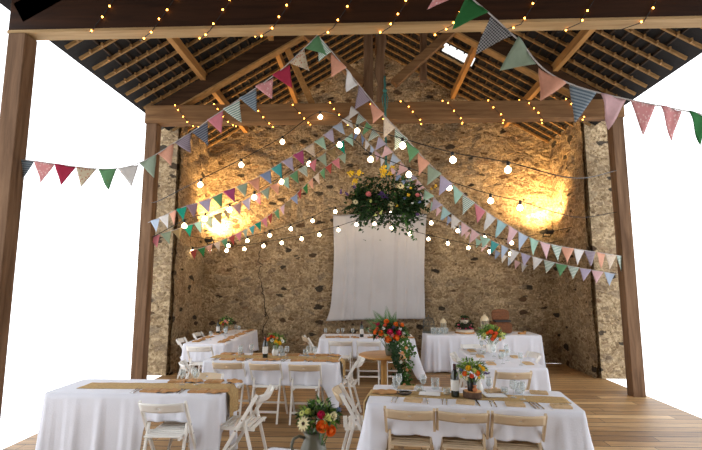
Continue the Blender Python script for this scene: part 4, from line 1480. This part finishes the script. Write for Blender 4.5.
# second string to the left
bunting([at(350, 114, 7.38), at(331, 129, 7.3), at(313, 143, 7.2), at(295, 154, 7.15), at(275, 166, 7.1), at(252, 180, 7.05), at(228, 190, 7.0), at(200, 202, 7.0), at(183, 207, 7.05), Vector((-3.8, 7.42, 2.85))],
        ['white', 'paleblue', 'lilac', 'mint', 'creamfloral', 'magenta', 'lilac', 'teal', 'blue', 'peach', 'sage', 'magenta', 'green', 'lilac', 'mauve', 'emerald', 'peach'], .205, .235, 'upper of the left bunting strings behind the big one, with magenta and green pennants')
bunting([at(352, 133, 7.42), at(340, 142, 7.45), at(319, 157, 7.5), at(299, 169, 7.55), at(278, 182, 7.6), at(254, 195, 7.65), at(229, 208, 7.7), at(205, 219, 7.75), at(183, 227, 7.75), Vector((-3.8, 7.5, 2.6))],
        ['mint', 'emerald', 'tan', 'sage', 'pink', 'greenstripe', 'green', 'mint', 'peach', 'sage', 'pink', 'lilac', 'mauve', 'tan', 'tan', 'sage'], .185, .22, 'middle of the left bunting strings, with emerald and tan pennants')
bunting([at(345, 152, 7.5), at(318, 173, 7.9), at(302, 188, 8.2), at(282, 206, 8.5), at(266, 217, 8.7), at(250, 227, 8.9), at(229, 237, 9.05), at(207, 246, 9.1), at(187, 252, 9.1)],
        ['sage', 'pink', 'red', 'green', 'creamfloral', 'peach', 'deepgreen', 'red', 'blue', 'tan', 'palepink', 'green', 'red', 'pink', 'emerald', 'teal'], .165, .20, 'lowest and smallest of the left bunting strings, close to the back wall')
bunting([at(351, 106, 7.36), at(364, 119, 7.3), at(378, 135, 7.2), at(391, 151, 7.1), at(410, 172, 7.05), at(431, 195, 7.1), at(449, 212, 7.15), at(467, 226, 7.2), at(484, 237, 7.3), at(501, 245, 7.4), at(518, 252, 7.5), at(560, 264, 7.5), Vector((4.2, 7.52, 1.95))],
        ['white', 'greenstripe', 'green', 'greenstripe', 'lilac', 'palepink', 'paleblue', 'palepink', 'lilac', 'palepink', 'mint', 'lilac', 'paleteal', 'white', 'palepink', 'palepink', 'mint', 'teal', 'paleblue', 'white', 'lilac'], .19, .215, 'lower right bunting string crossing behind the flower hoop, with pale pink and teal pennants')
bunting([at(355, 128, 7.45), at(370, 145, 7.9), at(385, 161, 8.3), at(405, 180, 8.7), at(430, 201, 9.1), at(455, 222, 9.5), at(480, 241, 9.8), at(506, 256, 10.0), at(528, 266, 10.15)],
        ['blue', 'blue', 'white', 'paleblue', 'palepink', 'white', 'mint', 'palepink'], .17, .2, 'right bunting string nearest the back wall, with blue and white pennants')


# ------------------------------------------------------------------ festoon lights
def mk_bulb():
    """lit globe hanging under its black socket; origin at the cable"""
    mb = MB(); mb.ball((0, 0, -.105), .043, 16); mb.lathe([(.043 * .5, -.072), (.016, -.062), (.014, -.052)], n=14)
    b = mb.build('light_bulb', BULB)
    mb = MB(); mb.lathe([(.006, .012), (.020, .010), (.022, -.02), (.022, -.056), (.001, -.058)], n=14); mb.build('socket', BLACK, b)
    return b


bulb_proto = None


def festoon(pts, bulbs, label, scale=1.):
    """pts: cable; bulbs: which bulbs hang where, as points on the cable"""
    global bulb_proto
    poly = catmull(pts)
    r = empty('festoon_lights', poly[0], 0, label, 'string lights')
    off = poly[0]
    mb = MB(); mb.tube([p - off for p in poly], .0065, 6); mb.build('cable', CABLE, r)
    for px in bulbs:
        # the point of the cable nearest the wanted spot
        q = min(poly, key=lambda p: (p - px).length)
        i = poly.index(q)
        if bulb_proto is None:
            bulb_proto = mk_bulb(); b = bulb_proto
        else: b = copy_tree(bulb_proto)
        b.parent = r; b.location = q - off; b.scale = (scale,) * 3
        b.rotation_euler = (random.uniform(-.1, .1), random.uniform(-.1, .1), random.uniform(0, 6))
    return r


def fest(pix, Yf, extra0, extra1, label, mid=(), dy=None, scale=1.):
    """pix: bulb pixels; the cable runs a bulb's height above"""
    P = []
    B = []
    for (x, y) in pix:
        p = at(x, y, Yf(x)) + Vector((0, 0, .105 * scale)); B.append(p); P.append(p)
    for (x, y, k) in mid: P.insert(k, at(x, y, Yf(x)))
    P = list(extra0) + P + list(extra1)
    # densify so each bulb lies on a curve point
    return festoon(P, B, label, scale)


fest([(200.5, 185), (240.5, 165), (282, 142), (319.5, 117), (357, 131), (402, 146), (452, 160), (508, 170)], lambda x: 7.3 - (abs(x - 322) * .008 if x < 322 else 2.2 * min(1, (x - 322) / 76)),
     [Vector((-3.75, 7.4, 3.2)), at(160, 200, 6.9)], [at(575, 178, 5.4), Vector((4.25, 7.4, 3.7))], 'uppermost festoon string of round bulbs peaking at the far beam', scale=.88)
fest([(183.5, 226), (205, 219), (229, 210), (254, 197.5), (281, 182), (309, 164), (338.7, 145), (370, 159.5), (408.7, 174.5), (449, 188), (490, 201), (520, 208)], lambda x: 7.6 - .95 * min(1, max(0, (x - 320) / 30)),
     [Vector((-3.75, 7.5, 2.6))], [at(575, 217, 7.3), Vector((4.25, 7.5, 3.0))], 'second festoon string of round bulbs crossing in front of the flower hoop', mid=[(353, 139, 7)], scale=1.0)
fest([(192, 251.5), (209, 250), (226, 250.7), (244, 249), (263, 246), (281, 243), (301, 239), (319, 235), (338, 230), (356, 224.5), (374, 224), (391, 228), (409, 234), (428, 239), (447, 243.5), (468, 248), (489, 251.5), (510, 254)], lambda x: min(10.05, 9.75 + .0 * x) if x > 200 else 9.5,
     [Vector((-3.83, 9.35, 2.75))], [Vector((4.28, 9.7, 2.72))], 'lowest festoon string of small bulbs along the back wall in front of the drape', scale=.86)
fest([(228, 246), (247, 241), (269, 235.5), (290, 229), (312, 221), (335, 211.6), (391, 211), (430.5, 223), (457, 231), (484, 238), (511, 243)], lambda x: 9.2,
     [Vector((-3.83, 9.2, 2.80))], [Vector((4.28, 9.2, 2.95))], 'festoon string of small bulbs peaking behind the flower hoop', mid=[(362, 202, 7)], scale=.86)


# ------------------------------------------------------------------ fairy lights wound round the beams
def mk_fairy():
    mb = MB(); mb.ball((0, 0, 0), .010, 8); return mb.build('fairy_bulb', FAIRY)


fairy_proto = None


def fairy(x0, x1, y, zb, zt, dep, pitch, up, label, space, seed, face=.42):
    global fairy_proto
    rnd = random.Random(seed)
    pts = []
    x = x0; e = .014
    while x < x1:
        j = rnd.uniform(-.04, .04)
        if up: a = [(0, y - e, zb - .02), (face * .5, y - e - .006, (zb + zt) / 2 - .02), (face, y - e, zt + e), (face + .12, y + dep + e, zt + e), (face + .2, y + dep + e, zb - .02)]
        else: a = [(0, y - e, zt + e), (face * .5, y - e - .006, (zb + zt) / 2), (face, y - e, zb - .02), (face + .10, y + dep + e, zb - .02), (face + .18, y + dep + e, zt + e)]
        pts += [Vector((x + dx * pitch + j, yy, zz)) for dx, yy, zz in a]
        x += pitch
    poly = []
    for i in range(len(pts) - 1):
        for k in range(5): poly.append(pts[i].lerp(pts[i + 1], k / 5))
    poly.append(pts[-1])
    off = pts[0]
    r = empty('fairy_lights', off, 0, label, 'string lights')
    mb = MB(); mb.tube([p - off for p in poly], .0045, 5); mb.build('wire', CABLE, r)
    d = .03; n = 0
    cand = []
    while True:
        p, t = walk(poly, d)
        if p is None: break
        cand.append(p); d += space * rnd.uniform(.75, 1.3)
    # bulbs in front and underneath show; keep at most 98
    cand.sort(key=lambda p: (p.y > y + dep * .6, abs(p.x)))
    for p in cand[:98]:
        if fairy_proto is None: fairy_proto = mk_fairy(); b = fairy_proto
        else: b = copy_tree(fairy_proto)
        b.parent = r; b.location = p - off + Vector((rnd.uniform(-.015, .015), -.004 if p.y < y else 0, rnd.uniform(-.012, .012)))


fairy(-3.0, 3.2, 4.40, 4.56, 5.08, .15, .66, True, 'warm fairy lights wound round the near dark beam', .15, 3, .5)
fairy(-3.45, 4.0, 7.40, 4.65, 4.98, .22, .69, False, 'warm fairy lights wound round the far brown beam', .15, 5, .42)

# ------------------------------------------------------------------ hanging flower hoop
HC = at(386, 206, 7.2)
r = empty('hanging_flower_hoop', HC, 0, 'hanging hoop of dark ivy with yellow and purple flowers above the drape', 'hanging floral hoop')
mb = MB(); NN = 40
mb.tube([(.44 * math.cos(2 * PI * k / NN), .36 * math.sin(2 * PI * k / NN), -.02) for k in range(NN + 1)], .014, 8); mb.build('hoop', BARK, r)
top = Vector((.335, 7.32, 5.42)) - HC
mb = MB()
for k in range(3):
    a = 2 * PI * k / 3 + .6
    mb.tube([(.44 * math.cos(a), .36 * math.sin(a), 0), (.0, 0, .55)], .006, 6)
tp = []
knot = Vector((0, 0, .55))
for k in range(24):
    q = knot.lerp(top, k / 23); tp.append(q)
for j in range(3):
    mb.tube([q + Vector((.013 * math.cos(k * 1.1 + j * 2.1), .013 * math.sin(k * 1.1 + j * 2.1), 0)) for k, q in enumerate(tp)], .010, 6)
mb.ball(knot + Vector((0, 0, .02)), .035, 8, (1, 1, 1.3)); mb.ball(top + Vector((0, -.03, -.28)), .04, 8)
for s in (-1, 1):
    mb.tube([top + Vector((0, -.03, -.28)), top + Vector((s * .05, -.04, -.42)), top + Vector((s * .03, -.04, -.62))], [.008, .010, .004], 6)
mb.build('hanging_rope', ROPE, r)


def hoopfn():
    a = random.uniform(0, 2 * PI); k = random.random()
    rr = random.gauss(1, .17)
    lump = 1 + .35 * noise.noise(Vector((math.cos(a) * 2, math.sin(a) * 2, 3)))
    p = Vector((.44 * rr * math.cos(a), .36 * rr * math.sin(a), random.gauss(.03, .155) * lump + .02 + .04 * math.cos(a + 2)))
    return p, Vector((math.cos(a), math.sin(a), random.uniform(-.6, .9)))


foliage(r, LEAF_D, hoopfn, 2300, .09, .052)
foliage(r, LEAF_M, hoopfn, 420, .07, .036)
# straggling sprays
for (x, z, dx, dz, L) in ((-.42, .05, -1, .5, .28), (-.45, -.02, -1, .05, .26), (.42, .02, 1, .3, .24), (.46, .0, 1, -.2, .2), (-.35, -.12, -.4, -1, .26), (.1, -.12, .3, -1, .2), (-.2, .1, -.5, 1, .2), (.15, .12, .2, 1, .2), (-.05, -.15, -.5, -1, .22), (.3, -.1, .2, -1, .16), (-.5, .02, -1, -.5, .2)):
    mb = MB(); b = Vector((x, -.2, z)); d = Vector((dx, random.uniform(-.3, .1), dz)).normalized()
    pts = [b + d * L * t + Vector((0, 0, -.08 * t * t)) for t in (0, .33, .66, 1)]
    mb.tube(pts, [.004, .003, .003, .002], 5)
    for k in range(26):
        q = random.random(); i = min(2, int(q * 3)); p = pts[i].lerp(pts[i + 1], q * 3 - i)
        mb.leaf(p, Vector((random.gauss(0, 1), random.gauss(0, 1), random.gauss(0, 1))) + d * .5, Vector((0, -1, .4)), random.uniform(.04, .07), random.uniform(.022, .036))
    mb.build('leafy_spray', LEAF_D, r)
# trailing tendril in front of the drape
mb = MB(); pts = [Vector((.22, -.3, -.12)), Vector((.28, -.32, -.28)), Vector((.31, -.32, -.42)), Vector((.38, -.32, -.50)), Vector((.43, -.3, -.60))]
mb.tube(pts, .004, 5)
for i in range(4):
    for k in range(16):
        p = pts[i].lerp(pts[i + 1], random.random()) + Vector((random.gauss(0, .02), random.gauss(0, .02), 0))
        mb.leaf(p, Vector((random.gauss(0, 1), random.gauss(0, 1), random.gauss(-.3, .6))), Vector((0, -1, .4)), random.uniform(.035, .06), .028)
mb.build('trailing_tendril', LEAF_M, r)


def hp(px, py, Y=6.9): return at(px, py, Y) - HC


for (px, py, k, rad, c) in ((351, 173, 'fluff', .055, 'yellow'), (359, 173, 'fluff', .05, 'yellow'), (354, 181, 'fluff', .045, 'yellow'), (383, 170, 'fluff', .055, 'yellow'), (382, 175, 'fluff', .04, 'yellow'), (389, 174, 'fluff', .035, 'yellow'), (392, 167, 'fluff', .03, 'yellow'),
                            (435, 186, 'fluff', .03, 'yellow'), (431, 189, 'fluff', .022, 'yellow'), (400, 186, 'daisy', .055, 'cream'), (368, 194, 'rose', .04, 'pink'), (355, 202, 'daisy', .04, 'cream'), (370, 201, 'fluff', .03, 'lime'),
                            (381, 194, 'fluff', .05, 'purple'), (386, 197, 'fluff', .045, 'purple'), (340, 193, 'spike', .05, 'purple'), (346, 194, 'fluff', .035, 'purple'), (354, 187, 'fluff', .025, 'purple'), (391, 204, 'daisy', .045, 'cream'), (396, 205, 'fluff', .03, 'yellow'), (391, 209, 'fluff', .03, 'cream'),
                            (408, 195, 'fluff', .03, 'yellow'), (417, 195, 'rose', .03, 'pink'), (419, 202, 'fluff', .025, 'blue'), (412, 203, 'fluff', .02, 'white'), (404, 198, 'fluff', .022, 'blue'), (410, 188, 'fluff', .022, 'yellow'), (417, 214, 'fluff', .025, 'purple'),
                            (380, 214, 'spike', .05, 'lime'), (375, 215, 'fluff', .028, 'lime')):
    flower(r, k, hp(px, py, 6.78 if 345 < px < 425 else 6.95), rad * (1.3 if c == 'yellow' and py < 184 else 1.05), c, Vector((.2, -1, .4)))

# ------------------------------------------------------------------ flood lamps in the two far corners
def flood(loc, rz, label):
    r = empty('wall_flood_lamp', loc, rz, label, 'lamp')
    mb = MB(); mb.box((0, 0, 0), (.16, .10, .11), (R(-50), 0, 0), .01); mb.build('housing', BLACK, r)
    nrm = Euler((R(-50), 0, 0)).to_matrix() @ Vector((0, 0, 1))
    mb = MB(); mb.box(nrm * .058, (.14, .08, .006), (R(-50), 0, 0)); mb.build('lit_glass', FLOOD, r)
    mb = MB(); mb.beam((-.09, 0, 0), (-.09, .12, -.10), .012, .02); mb.beam((.09, 0, 0), (.09, .12, -.10), .012, .02); mb.beam((-.09, .12, -.10), (.09, .12, -.10), .012, .02); mb.beam((0, .12, -.10), (0, .26, -.10), .02, .02); mb.build('bracket', BLACK, r)


# the lamps hang on the side walls and throw their light on the gable
flood((XL + .20, 10.02, 2.80), R(-10), 'black flood lamp glowing in the left back corner behind the bunting')
flood((XR - .26, 9.92, 2.95), R(10), 'black flood lamp glowing in the right back corner')
for (x, y, z, tx, tz, w) in ((XL + .22, 9.96, 2.95, -3.2, 4.3, 800), (XR - .30, 9.80, 3.12, 3.9, 4.6, 500)):
    L = bpy.data.lights.new('flood_beam', 'SPOT'); L.energy = w; L.color = (1, .62, .25); L.spot_size = R(150); L.spot_blend = .9; L.shadow_soft_size = .06
    lo = bpy.data.objects.new('flood_beam', L); COL.objects.link(lo); lo.location = (x, y, z)
    lo.rotation_euler = (Vector((tx, YB + .2, tz)) - Vector((x, y, z))).to_track_quat('-Z', 'Y').to_euler()

# ------------------------------------------------------------------ daylight
w = bpy.data.worlds.new('overcast_daylight'); scene.world = w; w.use_nodes = True
nt = w.node_tree
bg = nt.nodes['Background']
tc = nt.nodes.new('ShaderNodeTexCoord'); sp = nt.nodes.new('ShaderNodeSeparateXYZ'); nt.links.new(tc.outputs['Generated'], sp.inputs[0])
c = ramp(nt, math_node(nt, 'MULTIPLY_ADD', sp.outputs['Z'], .5, .5), [(0, (.86, .87, .90)), (.5, (.97, .98, 1.0)), (1, (.90, .95, 1.0))])
nt.links.new(c, bg.inputs['Color']); bg.inputs['Strength'].default_value = 2.7

scene.view_settings.view_transform = 'Standard'
scene.view_settings.look = 'None'
scene.view_settings.exposure = 0
scene.view_settings.gamma = 1
scene.view_settings.use_curve_mapping = False
scene.cycles.use_denoising = True
scene.cycles.max_bounces = 8
scene.cycles.transparent_max_bounces = 16

_seen = {}
for _o in scene.objects:
    if _o.parent is None and 'label' in _o:
        if len(_o['label'].replace(',', ' ').split()) > 16: print('LONG', _o['label'])
        if _o['label'] in _seen: print('DUP', _o['label'])
        _seen[_o['label']] = 1
